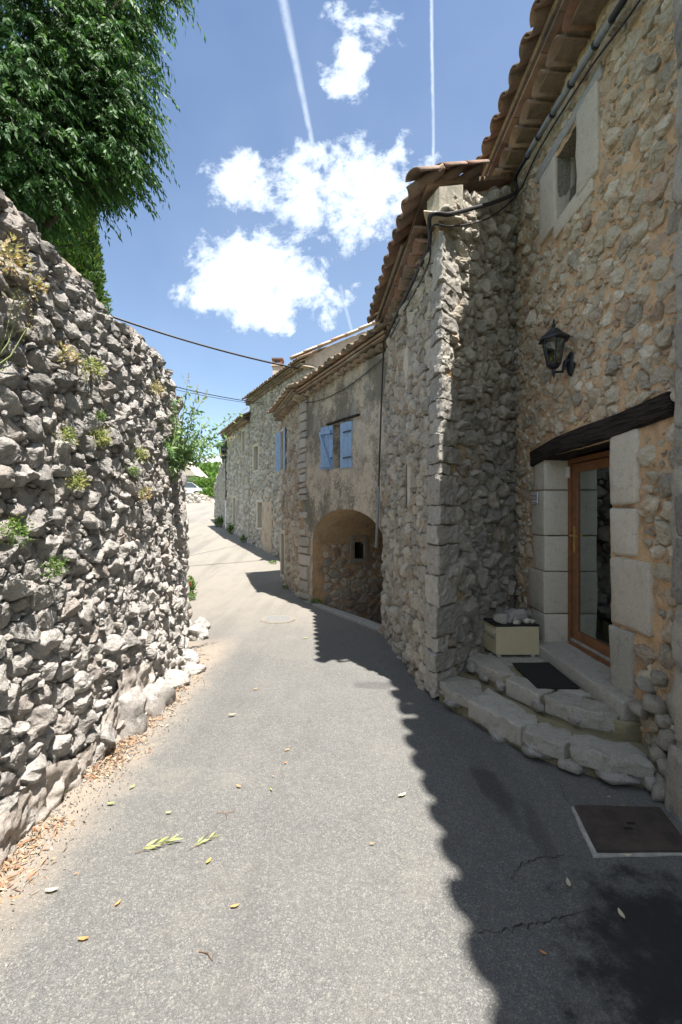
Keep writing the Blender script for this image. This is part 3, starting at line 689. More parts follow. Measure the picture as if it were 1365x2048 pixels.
def put(name, me, parent, pos, ax, ay, az):
    o = bpy.data.objects.new(name, me); COL.objects.link(o); o.parent = parent
    Mx = Matrix((ax, ay, az)).transposed().to_4x4(); Mx.translation = Vector(pos) - wloc(parent); o.matrix_local = Mx; return o
def roof(parent, P0, P1, inn, slope, rows, mat, sp=.215, r=.088, ln=.45, skip=None, genoise=True, gdown=.20, gout=.20, deck=4.0, wallz=None, rmax=None, deckmat='old_tile', jit=1.0, skew0=0, skew1=0):
    P0 = Vector(P0); P1 = Vector(P1); e = (P1 - P0); L = e.length; d = e.normalized(); inn = Vector((*inn, 0)).normalized(); u = (inn + Vector((0, 0, slope))).normalized()
    if d.cross(u).z < 0: dd = -d
    else: dd = d
    up = dd.cross(u).normalized(); me = tile_data(mat, r, r * .8, ln); step = ln * .8; nc = int(L / sp) + 1
    for c in range(nc):
        for k in range(rows):
            j = random.uniform(-.02, .02) * jit; w1 = u * (k * step + j) + up * (.014 * k % .02)
            a = random.uniform(-.05, .05) * jit; ax = (dd * math.cos(a) + u * math.sin(a)).normalized(); uy = (u * math.cos(a) - dd * math.sin(a)).normalized()
            sh = -inn.cross(Vector((0, 0, 1)))
            b = P0 + d * (c * sp) + w1
            if skip and skip(b + u * ln * .6): continue
            put('roof_tile', me, parent, b + up * random.uniform(-.006, .01) * jit, ax, uy, up)
            # channel tile: the same tile laid hollow side up between two covers
            put('roof_tile', me, parent, b + dd * sp * .5 + up * (r * .62) + u * .005, -ax, uy, -up) if c < nc - 1 else None
    deck_ = deck; deck = deck or .8
    mb = MB(); a = P0 + u * .10 - up * .035 + (d * .9 if deck_ is None else d * 0); bq = P1 + u * .10 - up * .035; th = -up * .04
    c0 = a + u * (deck + skew0); c1 = bq + u * (deck + skew1)
    mb.add([a, bq, c1, c0, a + th, bq + th, c1 + th, c0 + th], [(0, 1, 2, 3), (7, 6, 5, 4), (0, 4, 5, 1), (1, 5, 6, 2), (2, 6, 7, 3), (3, 7, 4, 0)]); mb.build('roof_deck', deckmat, parent)
    if genoise:
        gm = tile_data(mat, r * 1.15, r * 1.0, ln * .8); base = P0 + inn * .17 + Vector((0, 0, -gdown))
        n = int(L / (sp * 1.08)); ax = dd
        for c in range(n + 1):
            if skip and skip(base + d * (c * sp * 1.08) + inn * .2): continue
            put('eave_tile', gm, parent, base + d * (c * sp * 1.08) + Vector((0, 0, random.uniform(-.008, .008))), ax, inn, ax.cross(inn))
        mb = MB(); z = gdown - r * 1.12
        for c in range(int(L / .36) + 1):
            s0 = c * .36; s1 = min(L, s0 + .352)
            if skip and skip(P0 + d * s0 + inn * .45): continue
            q = [P0 + d * s0 + inn * .13, P0 + d * s1 + inn * .13, P0 + d * s1 + inn * .55, P0 + d * s0 + inn * .55]; zz = -z + random.uniform(-.004, .004)
            m2 = MB(); m2.add([p + Vector((0, 0, zz)) for p in q] + [p + Vector((0, 0, zz + .028)) for p in q], [(0, 1, 2, 3), (7, 6, 5, 4), (0, 4, 5, 1), (1, 5, 6, 2), (2, 6, 7, 3), (3, 7, 4, 0)]); m2.build('flat_tile', mat, parent)
        # mortar filling the hollows, set back from the tile ends
        de = d * (.45 if skip else .1); q = [P0 + inn * .24 + de, P1 + inn * .24, P1 + inn * .75, P0 + inn * .75 + de * (2 if skip else 1)]; lo = Vector((0, 0, -gdown + .03)); hi = Vector((0, 0, -.02)); mb = MB()
        mb.add([p + lo for p in q] + [p + hi for p in q], [(0, 1, 2, 3), (7, 6, 5, 4), (0, 4, 5, 1), (1, 5, 6, 2), (2, 6, 7, 3), (3, 7, 4, 0)]); mb.build('eave_mortar', 'eave_fill', parent)
def rake(parent, P0, P1, mat, n, r=.085, lift=.05):
    P0 = Vector(P0); P1 = Vector(P1); u = (P1 - P0).normalized(); ln = (P1 - P0).length / n; me = tile_data(mat, r, r * .8, ln * 1.2)
    ax = u.cross(Vector((0, 0, 1))).normalized(); up = ax.cross(u)
    for k in range(n): put('ridge_tile', me, parent, P0 + u * (ln * k) + up * (.01 * (k % 2) + lift), ax, u, up)
def core(parent, pts, z0, z1, mat='dim_wall'):
    ar = sum(pts[i][0] * pts[(i + 1) % len(pts)][1] - pts[(i + 1) % len(pts)][0] * pts[i][1] for i in range(len(pts)))
    MB().prism(pts if ar > 0 else pts[::-1], z0, z1).build('wall_core', mat, parent)
def plank_leaf(parent, o, ax, az, w, h, name='shutter', mat='blue_paint', brace=False, straps=True, n=3):
    """a plank shutter; o = lower hinge corner, ax = direction across, az up"""
    o = Vector(o); ax = Vector(ax).normalized(); nrm = ax.cross(Vector((0, 0, 1))); 
    root = None
    for k in range(n):
        a = o + ax * (w * k / n + .003); b = o + ax * (w * (k + 1) / n - .003); mb = MB(); t = nrm * .022
        mb.add([a, b, b + t, a + t] + [p + Vector((0, 0, h)) for p in (a, b, b + t, a + t)], [(3, 2, 1, 0), (4, 5, 6, 7), (0, 1, 5, 4), (1, 2, 6, 5), (2, 3, 7, 6), (3, 0, 4, 7)])
        if root is None: root = mb.build(name, mat, parent, origin=a)
        else: mb.build('plank', mat, root, origin=a)
    return root, nrm
def beam_box(a, b, wv, tv):
    a, b, wv, tv = map(Vector, (a, b, wv, tv)); m = MB(); m.add([a - wv - tv, a + wv - tv, a + wv + tv, a - wv + tv, b - wv - tv, b + wv - tv, b + wv + tv, b - wv + tv], [(0, 3, 2, 1), (4, 5, 6, 7), (0, 1, 5, 4), (1, 2, 6, 5), (2, 3, 7, 6), (3, 0, 4, 7)]); return m

# ================================================================== LEFT GARDEN WALL
gw = thing('garden_wall', (-2, 3, 0), 'tall dry rubble stone garden wall along the left side of the lane', 'stone wall')
LW = Wall([(-1.84, -1.6), (-1.84, 4.5), (-1.95, 5.6), (-2.45, 7.2), (-3.4, 9.6), (-5.0, 13.0)], side=1, batter=.035)
def ltop(s): return 3.70 - .04 * max(0, s - 3) + .05 * math.sin(s * 3.1) + .03 * math.sin(s * 7.7)
sheet('mortar', LW, 0, LW.L, -.15, ltop, 'garden_mortar', gw, d=.035, off=-.008, amp=.022, freq=13)
sheet('skirt', LW, 1.9, 6.0, -.15, lambda s: .36 + .15 * math.sin(s * 2.3 + .6) + .08 * math.sin(s * 6.1), 'skirt_render', gw, d=.022, off=.052, amp=.034, freq=12)
def ltone(S, Z, g, rad):
    return (min(1, max(0, g.random() ** .8 * .85 + .36 - Z * .115)), g.random(), 0)
rubble(LW, 1.9, 8.3, -.02, lambda s: ltop(s) - .03, 'garden_stone', gw, .018, .112, .048, gap=.006, asp=1.42, n_ind=296, lod=2, power=2.4, seed=11, tonefn=ltone, rough=.19, fill=.90, facet=1.15, flat=True)
rubble(LW, 0, 1.9, .0, lambda s: ltop(s) - .03, 'garden_stone', gw, .07, .14, .07, asp=1.3, n_ind=0, lod=1, seed=12, tonefn=ltone, restname='rubble_stones_near')
rubble(LW, 8.3, LW.L, .0, lambda s: ltop(s) - .03, 'garden_stone', gw, .08, .16, .07, asp=1.3, n_ind=0, lod=1, seed=13, tonefn=ltone, restname='rubble_stones_far')
# coping boulders, wall thickness and footing
s = .1
while s < 9.5:
    w_ = random.uniform(.16, .34); p = LW.pt(s + w_ / 2, ltop(s) + .0, -.14)
    boulder('coping_stone', (p.x - .03, p.y, p.z - .035), (.15, w_ * .6, random.uniform(.05, .08)), 'garden_stone', gw, rough=.25, tone=(random.uniform(0, .35), .2, 0)); s += w_ * .96
mb = MB(); q = [LW.pt(x, 0, -.1) for x in np.linspace(0, LW.L, 14)]; q2 = [LW.pt(x, 0, -.62) for x in np.linspace(0, LW.L, 14)]
mb.add([(p.x, p.y, -.3) for p in q] + [(p.x, p.y, -.3) for p in q2] + [(p.x - .1, p.y, 3.52) for p in q] + [(p.x - .1, p.y, 3.52) for p in q2],
       [f for k in range(13) for f in ((k, k + 1, 28 + k + 1, 28 + k), (14 + k + 1, 14 + k, 42 + k, 42 + k + 1), (28 + k, 28 + k + 1, 42 + k + 1, 42 + k))]); mb.build('wall_core', 'garden_mortar', gw)
for k, (s_, l_, h_, o_) in enumerate([(5.45, .34, .34, .06), (5.95, .36, .26, .10), (6.5, .34, .16, .08), (6.85, .14, .09, .2), (7.2, .26, .14, .10), (8.3, .3, .2, .2), (8.9, .25, .16, .25)]):
    p = LW.pt(s_, 0, o_); boulder('footing_stone', (p.x, p.y, h_ * .3), (.13, l_ * .5, h_ * .62), 'garden_stone', gw, rough=.3, freq=2.4, seg=18, tone=(.85, .3, 0))

# ================================================================== NEAR NEIGHBOUR (right edge of the picture)
hn = thing('plastered_house', (2.4, 1, 0), 'grey plastered stone house at the right edge nearest the camera', 'house')
NW = Wall([(2.06, -3.2), (2.06, 2.86), (2.32, 2.93)], side=-1, batter=.006)
sheet('wall', NW, 0, NW.L, -.2, 6.15, 'neighbour_plaster', hn, d=.07, off=.0, amp=.03, freq=4.5)
def ntone(S, Z, g, rad): return (g.random() * .8, g.random() * .5, 0)
rubble(NW, 4.4, 6.05, .05, 6.1, 'corner_stone', hn, .11, .24, .02, gap=.05, asp=1.2, n_ind=60, lod=2, seed=21, tonefn=ntone, rough=.10)
core(hn, [(2.3, -3.1), (2.3, 2.7), (6, 2.7), (6, -3.1)], -.3, 6.3)
roof(hn, (1.78, -3.1, 6.32), (1.78, 2.75, 6.32), (1, 0), .5, 3, 'roof_tile', deck=5, sp=.30, r=.12, ln=.5, gdown=.25)

# ================================================================== HOUSE WITH THE DOOR
hd = thing('door_house', (2.5, 4.5, 0), 'cream rubble stone house with glazed door, dark lintel and steps on the right', 'house')
DW = Wall([(2.24, 2.5), (2.24, 6.9)], side=-1, batter=0)
sY = lambda y: y - 2.5
hole_d = (sY(3.79), sY(5.0), .25, 2.44); hole_w = (sY(4.32), sY(4.75), 4.86, 5.52)
sheet('mortar', DW, .2, DW.L + .1, -.1, 6.2, 'orange_mortar', hd, d=.028, holes=[hole_d, hole_w], off=.003, amp=.018, freq=14)
def jl(z): # width of the ashlar beside the door on its near side
    return .42
def keepd(S, Z):
    y = S + 2.5
    if .3 < Z < 2.46 and (4.98 < y < 5.36): return False
    if .9 < Z < 1.5 and 3.22 < y < 3.8: return False
    if .3 < Z < 2.55 and 3.40 < y < 3.8: return False
    if 2.40 < Z < 2.66 and 3.0 < y < 5.42: return False
    if 4.70 < Z < 5.65 and (3.93 < y < 4.34): return False
    if 4.70 < Z < 5.6 and (4.73 < y < 5.16): return False
    if 4.64 < Z < 4.88 and 4.0 < y < 4.8: return False
    if 5.5 < Z < 5.66 and 4.0 < y < 5.1: return False
    return True
def dtone(S, Z, g, rad): return (g.random(), g.random(), 0)
rubble(DW, .3, DW.L, .0, 6.1, 'house_stone', hd, .020, .11, .034, gap=.028, asp=1.28, holes=[hole_d, hole_w], n_ind=292, lod=2, power=2.7, seed=31, tonefn=dtone, keepfn=keepd, rough=.2, fill=.95, facet=1.25, flat=True)
# ashlar jambs
zj = [.42, .74, 1.20, 1.59, 2.09, 2.45]
for k in range(5):
    wj = (.36, .42, .31, .34, .27)[k]
    block('jamb_stone', DW, sY(5.0), sY(5.0) + wj, zj[k] + .004, zj[k + 1] - .004, -.30, .022 + .006 * (k % 2), 'ashlar', hd, .004, .012)
zr = [(.15, .93, .30), (.94, 1.49, .50), (1.50, 1.89, .34), (1.90, 2.50, .36)]
for k, (a, b_, wj) in enumerate(zr):
    s1 = sY(3.79); p = [DW.pt(s1, 0, .03), DW.pt(s1, 0, -.3), DW.pt(s1 - wj, 0, -.3), DW.pt(s1 - wj, 0, .03)]
    o = rock('jamb_stone', [(q.x, q.y) for q in p], a + .004, b_ - .004, 'ashlar' if k else 'step_stone', hd, .010, .03, 5)
# lintel
lo = block('lintel', DW, sY(3.08), sY(5.35), 2.44, 2.62, -.27, .045, 'beam_wood', hd, .014, .02, 5)
for v in lo.data.vertices:
    y = v.co.y + WL[lo.name].y; v.co.z += .018 * math.sin((y - 3.1) * 1.4) -.07 * max(0, (y - 4.6)) / .75 + (.05 * max(0, 3.8 - y) / .7)
# door
Xd = 2.50
MB().box((Xd - .02, 3.3, .40), (4.4, 3.75, 2.5)).build('inner_wall', 'dim_wall', hd)
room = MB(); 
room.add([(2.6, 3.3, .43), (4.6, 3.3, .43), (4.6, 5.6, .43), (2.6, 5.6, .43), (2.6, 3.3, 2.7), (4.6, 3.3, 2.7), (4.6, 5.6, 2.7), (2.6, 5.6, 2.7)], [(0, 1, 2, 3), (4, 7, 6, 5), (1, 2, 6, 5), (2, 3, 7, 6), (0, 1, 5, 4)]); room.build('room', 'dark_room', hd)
fr = MB()
for lo_, hi_ in (((Xd - .03, 4.94, .45), (Xd + .04, 5.0, 2.42)), ((Xd - .03, 3.72, .45), (Xd + .04, 3.79, 2.42)), ((Xd - .03, 3.79, 2.37), (Xd + .04, 4.94, 2.42)), ((Xd - .05, 3.72, .42), (Xd + .04, 4.94, .475))): fr.box(lo_, hi_)
door = fr.build('door_frame', 'door_wood', hd)
lf = MB(); y0, y1, z0, z1 = 3.8, 4.93, .485, 2.36
lf.box((Xd - .015, y1 - .095, z0), (Xd + .035, y1, z1)).box((Xd - .015, y0, z0), (Xd + .035, y0 + .09, z1)).box((Xd - .015, y0 + .09, z0), (Xd + .035, y1 - .095, z0 + .11)).box((Xd - .015, y0 + .09, z1 - .09), (Xd + .035, y1 - .095, z1))
leaf = lf.build('door', 'door_wood', hd)
MB().box((Xd + .003, y0 + .09, z0 + .11), (Xd + .017, y1 - .095, z1 - .09)).build('glass', 'pane_glass', leaf)
mb = MB().box((Xd - .04, 3.82, .478), (Xd - .018, 4.92, .50)); mb.build('weather_bar', 'concrete', leaf)
hm = MB().box((Xd - .024, y1 - .066, 1.42), (Xd - .015, y1 - .034, 1.70)); hm.tube([(Xd - .02, y1 - .05, 1.60), (Xd - .065, y1 - .05, 1.60)], .009, 8); hm.tube([(Xd - .062, y1 - .045, 1.60), (Xd - .066, y1 - .11, 1.60), (Xd - .06, y1 - .17, 1.597)], [.010, .009, .008], 8); hm.lathe([(.006, 0), (.006, .012)], (Xd - .036, y1 - .05, 1.49), 8, 'x')
hm.build('handle', 'brass', leaf)
MB().box((Xd - .05, 4.955, 2.22), (Xd - .03, 5.0, 2.34)).build('door_sensor', 'white_plastic', hd)
MB().box((Xd + .05, 3.86, 1.4), (Xd + .06, 3.87, 1.41)).build('door_cube', 'brass', hd)  # invented part, a tiny cube added behind the door
# small window under the eave
recess(DW, hole_w[0], hole_w[1], hole_w[2], hole_w[3], .24, 'worn_concrete', hd, 'window_reveal')  # darker material puts shade into the window opening
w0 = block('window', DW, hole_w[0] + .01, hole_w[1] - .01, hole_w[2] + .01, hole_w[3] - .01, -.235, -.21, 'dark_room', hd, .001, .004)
block('window_surround', DW, sY(3.96), sY(4.32), 4.80, 5.60, -.2, .035, 'ashlar', hd, .008, .02)
block('window_surround', DW, sY(4.75), sY(5.12), 4.82, 5.56, -.2, .03, 'ashlar', hd, .008, .02)
block('window_surround', DW, sY(4.05), sY(4.78), 4.68, 4.855, -.2, .028, 'ashlar', hd, .008, .015)
block('window_surround', DW, sY(3.9), sY(5.2), 5.56, 5.70, -.2, .03, 'beam_wood', hd, .012, .02).data.materials[0] = MATS['grey_shutter']
roof(hd, (1.78, 2.95, 6.35), (1.78, 6.75, 6.35), (1, 0), .5, 3, 'roof_tile', deck=5, sp=.30, r=.12, ln=.5, gdown=.25)
core(hd, [(2.5, 2.95), (2.5, 3.25), (2.7, 3.25), (4.7, 3.25), (4.7, 6.2), (7, 6.2), (7, 2.95)], -.3, 6.4)
core(hd, [(2.62, 3.25), (2.62, 6.2), (4.7, 6.2), (4.7, 3.25)], 2.75, 6.4)
core(hd, [(2.62, 5.62), (2.62, 6.2), (4.7, 6.2), (4.7, 5.62)], -.3, 2.75)

# ================================================================== CORNER HOUSE
hc = thing('corner_house', (1.5, 6.5, 0), 'grey rubble stone house whose rough corner juts into the lane', 'house')
A = (0.95, 4.52); FW = Wall([A, (2.26, 5.92)], side=1, batter=0); BW = Wall([(.90, 4.52), (.66, 7.25)], side=-1, batter=.02)
qz = []; z = .02; k = 0
while z < 4.62:
    h = random.choice([.08, .11, .14, .19, .24, .30, .17]); h = min(h, 4.68 - z); ln = random.uniform(.28, .62) if h > .15 else random.uniform(.12, .3)
    qz.append((z, z + h, ln)); z += h + .006
def qlen(Z):
    for a, b_, l in qz:
        if a <= Z <= b_: return l
    return .2
ftopz = lambda s: min(6.2, 4.93 + .60 * s)
sheet('mortar', FW, .05, FW.L, -.1, ftopz, 'grey_mortar', hc, d=.035, off=-.012, amp=.02, freq=9)
sheet('mortar', BW, .05, BW.L, -.1, 4.85, 'grey_mortar', hc, d=.05, off=-.02, amp=.015, freq=9)
for z0_, z1_, ln in qz:
    kx = .02 * (z0_ + z1_) / 2; f1 = FW.pt(ln, 0, random.uniform(.005, .035)); f2 = FW.pt(ln, 0, -.2); b1 = BW.pt(.26, 0, .02 - kx); b2 = BW.pt(.26, 0, -.2 - kx)
    jx = random.uniform(-.02, .02); pc = (.93 + kx * .8 + jx, 4.49 + jx); pc0 = (.895 + kx * .8 + jx, 4.53)
    rock('corner_stone', [pc0, pc, (f1.x, f1.y), (f2.x, f2.y), (b2.x, b2.y), (b1.x, b1.y)], z0_ + .004, z1_ - .004, 'quoin', hc, .014, .012, 17, 4, flat=True)
def ftone(S, Z, g, rad): return (min(1, max(0, g.random() * .7 + .12 + .10 * max(0, Z - 2))), g.random(), 0)
rubble(FW, .12, FW.L, .0, ftopz, 'corner_stone', hc, .028, .155, .06, gap=.008, asp=1.65, n_ind=150, lod=2, seed=41, flat=True, facet=1.1, power=2.4, tonefn=ftone, keepfn=lambda S, Z: S > qlen(Z) + .03, rough=.17, fill=.95)
hs1 = BW.hit(808, 725); hs2 = BW.hit(812, 968)
bh = [(hs1[0] - .12, hs1[0] + .10, hs1[1] - .17, hs1[1] + .17), (hs2[0] - .13, hs2[0] + .13, hs2[1] - .26, hs2[1] + .26)]
rubble(BW, .26, BW.L, .0, 4.78, 'long_stone', hc, .032, .12, .045, gap=.010, asp=1.35, holes=bh, n_ind=148, lod=2, seed=42, rough=.2, fill=.95, facet=1.2, flat=True)
block('window', BW, bh[0][0] + .1, bh[0][1] + .12, bh[0][2] - .05, bh[0][3] + .05, -.05, .035, 'ashlar', hc)
block('window', BW, bh[1][0] + .05, bh[1][1], bh[1][2], bh[1][3], -.1, .01, 'dark_room', hc); block('window_surround', BW, bh[1][0] - .09, bh[1][0] + .04, bh[1][2] - .03, bh[1][3] + .03, -.1, .05, 'ashlar', hc)
roof(hc, (.66, 4.42, 4.94), (.44, 7.35, 4.88), (1, .08), .72, 3, 'roof_tile', deck=None, sp=.24, r=.10, gdown=.23, skip=lambda p: (p.x - .95) * .73 - (p.y - 4.52) * .683 > -.10)
dz_ = lambda x: 4.90 + .80 * (x - .66)
dp = [(.84, 4.50), (2.34, 6.02), (2.34, 7.3), (.62, 7.35)]; n = len(dp)
MB().add([(x, y, dz_(x)) for x, y in dp] + [(x, y, dz_(x) + .05) for x, y in dp], [tuple(range(n))[::-1], tuple(range(n, 2 * n))] + [(i, (i + 1) % n, n + (i + 1) % n, n + i) for i in range(n)]).build('roof_deck', 'old_tile', hc)
rake(hc, (.70, 4.36, 5.00), (1.60, 5.16, 5.70), 'roof_tile', 3, .10, .03)
vp = [FW.pt(.0, 0, .02), FW.pt(.46, 0, .03), FW.pt(.50, 0, -.12), FW.pt(.0, 0, -.12)]
MB().add([(v.x, v.y, 4.80) for v in vp] + [(v.x, v.y, dz_(v.x) - .10) for v in vp], [(3, 2, 1, 0), (4, 5, 6, 7), (0, 1, 5, 4), (1, 2, 6, 5), (2, 3, 7, 6), (3, 0, 4, 7)]).build('verge_mortar', 'neighbour_plaster', hc)
rock('eave_ledge', [(.80, 4.45), (1.20, 4.55), (1.22, 4.80), (.87, 4.66)], 4.76, 4.782, 'slate_tile', hc, .004, .008)
for k in range(7):
    p = FW.pt(.05 + k * .09, 4.83 + .02 * (k % 3), .06); boulder('infill_stone', (p.x, p.y, p.z), (.05, .045, .03), 'corner_stone', hc, tone=(.7, .9 if k % 2 else .3, 0))
core(hc, [(1.15, 5.0), (1.0, 7.2), (1.6, 8.1), (6, 8.1), (6, 6.25), (2.4, 6.25)], -1.3, 4.9)

# ================================================================== HOUSE OVER THE ARCH
ha = thing('arch_house', (0, 9, 0), 'plastered house over a dark vaulted passage with blue shutters', 'house')
AW = Wall([(.76, 7.2), (-.81, 9.7)], side=-1, batter=0); LA = AW.L
ac, ah = 1.30, 1.22
def archz(s):
    q = (s - ac) / ah
    return -.12 if abs(q) >= 1 else 1.20 + .70 * math.sqrt(max(0, 1 - abs(q) ** 2.2))
hw = (1.06, 1.68, 2.66, 3.48)
sheet('wall', AW, 0, LA - .02, 2.0, 4.40, 'facade_plaster', ha, d=.05, holes=[hw], off=0, amp=.010, freq=5)
sheet('wall', AW, ac - ah + .002, ac + ah - .002, archz, 2.0, 'facade_plaster', ha, d=.035, off=0, amp=.010, freq=5)
sheet('wall', AW, 0, ac - ah + .002, -.1, 2.0, 'facade_plaster', ha, d=.05, off=0, amp=.010, freq=5)
sheet('wall', AW, ac + ah - .002, LA - .02, -.1, 2.0, 'facade_plaster', ha, d=.05, off=0, amp=.010, freq=5)
# vault
V = []; q = np.linspace(math.pi, 0, 33); dep = np.linspace(0, -3.6, 13); nn = AW.norm(np.array([1.0]))[0]
for o_ in dep:
    for a in q:
        sx = ac + ah * math.cos(a); zz = archz(sx) if 0 < a < math.pi else 1.2; p = AW.pt(sx, max(zz, 1.2), o_); V.append(tuple(p))
V = np.array(V); V[:, 2] += vn(V * 3, 1) * .012 * (np.repeat(dep, 33) < -.05)
Fc = [(i * 33 + j, (i + 1) * 33 + j, (i + 1) * 33 + j + 1, i * 33 + j + 1) for i in range(12) for j in range(32)]; mesh('vault', V, Fc, 'vault_plaster', ha, True)
pA = AW.pt(ac + ah, 0, 0); pB = AW.pt(ac + ah, 0, -3.6); IW = Wall([(pA.x, pA.y), (pB.x, pB.y)], side=1)
iw = IW.hit(718, 1096); ih = (iw[0] - .12, iw[0] + .12, iw[1] - .23, iw[1] + .23)
sheet('mortar', IW, 0, IW.L, -1.15, 1.24, 'arch_mortar', ha, d=.06, holes=[ih], off=0, amp=.015)
rubble(IW, .28, IW.L, -1.1, 1.18, 'arch_stone', ha, .05, .14, .03, gap=.03, asp=1.5, holes=[(ih[0] - .13, ih[1] + .13, ih[2] - .14, ih[3] + .06)], n_ind=90, lod=2, seed=51, rough=.16, fill=1.0)
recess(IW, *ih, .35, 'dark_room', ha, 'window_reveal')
MB().box((-.01, -.01, -.01), (.01, .01, .01), Matrix.Translation(IW.pt(iw[0], iw[1], -.3))).build('recess_cube', 'hinge', ha)  # invented part, a tiny cube added inside the window recess
for a, b_, c, d in ((ih[0] - .12, ih[0], ih[2], ih[3]), (ih[1], ih[1] + .12, ih[2], ih[3]), (ih[0] - .14, ih[1] + .14, ih[2] - .10, ih[2]), (ih[0] - .1, ih[1] + .12, ih[3], ih[3] + .06)): block('window_surround', IW, a, b_, c, d, -.1, .03, 'ashlar', ha, .006, .012).data.materials[0] = MATS['arch_stone']
pC = AW.pt(ac - ah, 0, 0); pD = AW.pt(ac - ah, 0, -3.6); RW = Wall([(pC.x, pC.y), (pD.x, pD.y)], side=-1); sheet('mortar', RW, 0, RW.L, -1.15, 1.24, 'arch_mortar', ha, d=.1, off=0)
EWl = Wall([(pB.x, pB.y), (pD.x, pD.y)], side=1); sheet('mortar', EWl, 0, EWl.L, -1.2, 2.0, 'arch_mortar', ha, d=.12, off=0)
rubble(EWl, 0, EWl.L, -1.1, 1.8, 'arch_stone', ha, .07, .16, .03, gap=.03, n_ind=0, lod=1, seed=52, restname='end_wall_stones')
rubble(RW, .1, RW.L, -1.1, 1.18, 'arch_stone', ha, .07, .16, .03, gap=.03, n_ind=0, lod=1, seed=53, restname='passage_stones')
V = []; 
for o_ in np.linspace(.02, -3.7, 14):
    for sx in np.linspace(ac - ah - .05, ac + ah + .05, 10):
        p = AW.pt(sx, 0, o_); V.append((p.x, p.y, .003 - .95 * max(0, min(1, -o_ / 2.6))))
V = np.array(V); V[:, 2] += vn(V * 4, 2) * .01
tag(mesh('passage_floor', V, [(i * 10 + j, (i + 1) * 10 + j, (i + 1) * 10 + j + 1, i * 10 + j + 1) for i in range(13) for j in range(9)], 'concrete', smooth=True), kind='structure')
p = [AW.pt(ac - ah - .05, 0, .20), AW.pt(LA - .32, 0, .12), AW.pt(LA - .32, 0, .0), AW.pt(ac - ah - .05, 0, -.02)]
tag(rock('kerb', [(v.x, v.y) for v in p], -.05, .045, 'concrete', None, .008, .01), kind='structure')
# window with blue plank shutters
recess(AW, *hw, .25, 'facade_plaster', ha, 'window_reveal')
wf = block('window', AW, hw[0] + .01, hw[1] - .01, hw[2] + .01, hw[3] - .01, -.24, -.20, 'beige_shutter', ha, .001, .004)
def strap(par, a, b): beam_box(a, b, (0, 0, .012), tuple(nrm_ * .004)).build('hinge', 'hinge', par)
dA = (AW.pt(1, 0) - AW.pt(0, 0)).normalized(); nA = Vector((*AW.vn[0], 0))
hz = hw[2] - .02; hh = hw[3] - hw[2]
o = AW.pt(hw[0] - .015, hz, .02); root, nrm_ = plank_leaf(ha, o, dA + nA * .04, 1, .36, hh, n=3)
for zz in (.18, .64):
    s_ = o + Vector((0, 0, zz)) + nA * .03; strap(root, s_ - dA * .02, s_ + dA * .24)
o2 = AW.pt(hw[1] + .01, hz + .02, .02); axo = (dA * 1 + nA * .18).normalized(); root, nrm_ = plank_leaf(ha, o2, axo, 1, .36, hh, n=3)
bn = nA * .035; a = o2 + bn
MBz = beam_box(a + axo * .04 + Vector((0, 0, .06)), a + axo * .33 + Vector((0, 0, hh - .14)), tuple(axo * .02), tuple(bn * .3)); MBz.build('brace', 'blue_paint', root)
beam_box(a + axo * .02 + Vector((0, 0, hh - .12)), a + axo * .35 + Vector((0, 0, hh - .12)), (0, 0, .03), tuple(bn * .3)).build('brace', 'blue_paint', root)
beam_box(a + axo * .02 + Vector((0, 0, .07)), a + axo * .35 + Vector((0, 0, .07)), (0, 0, .03), tuple(bn * .3)).build('brace', 'blue_paint', root)
strap(root, a + Vector((0, 0, .2)) - axo * .03, a + Vector((0, 0, .2)) + axo * .02); strap(root, a + Vector((0, 0, .65)) - axo * .03, a + Vector((0, 0, .65)) + axo * .02)
block('lintel', AW, hw[0] - .24, hw[1] + .22, hw[3] + .03, hw[3] + .065, -.1, .045, 'beam_wood', ha, .005, .008)
# quoins at its left corner
SW = Wall([(-.81, 9.7), (-1.52, 11.9)], side=-1, batter=0)
cz = .03; k = 0
dS = (SW.pt(1, 0) - SW.pt(0, 0)).normalized(); nS = Vector((*SW.vn[0], 0)); Dp = Vector((-.81, 9.7, 0))
while cz < 4.22:
    h = random.choice([.15, .2, .24, .28]) if cz < 1.9 else random.choice([.10, .13, .17, .2, .24]); h = min(h, 4.30 - cz)
    la = random.uniform(.22, .40) if cz < 1.3 else random.uniform(.17, .24); ls = random.uniform(.16, .3)
    if not (1.5 < cz < 1.95 and k % 2):
        c0 = Dp + nA * .02 + nS * .02; p = [c0 - dA * la, c0, c0 + dS * ls, c0 + dS * ls - nS * .2, c0 - dA * la - nA * .2]
        rock('corner_stone', [(v.x, v.y) for v in p][::-1], cz + .006, cz + h - .012, 'quoin', ha, .010, .02, 9)
    cz += h + .01; k += 1
def far_open(w, px0, px1, py0, py1, dep=.3, mat='dark_room', sur=.1, parent=None, surmat='ashlar', pane='grey_shutter', proud=.02):
    sa, za = w.hit(px1, py1); sb, zb = w.hit(px0, py0); zt = w.hit((px0 + px1) / 2, py0)[1]; zbm = w.hit((px0 + px1) / 2, py1)[1]
    h = (sa, sb, zbm, zt); recess(w, *h, dep, surmat, parent, 'window_reveal')
    block('window', w, sa + .01, sb - .01, zbm + .01, zt - .01, -dep, -dep + .04, pane, parent, .001, .004)
    if sur:
        for q in ((sa - sur, sa, zbm, zt), (sb, sb + sur, zbm, zt), (sa - sur, sb + sur, zt, zt + sur), (sa - sur * .8, sb + sur * .8, zbm - sur * .7, zbm)): block('window_surround', w, *q, -.1, proud, surmat, parent, .006, .012)
    return h, (sa - sur, sb + sur, zbm - sur * .7, zt + sur)
h1, e1 = far_open(SW, 563.5, 571, 862, 938, .2, parent=ha, sur=.07, pane='beige_shutter')
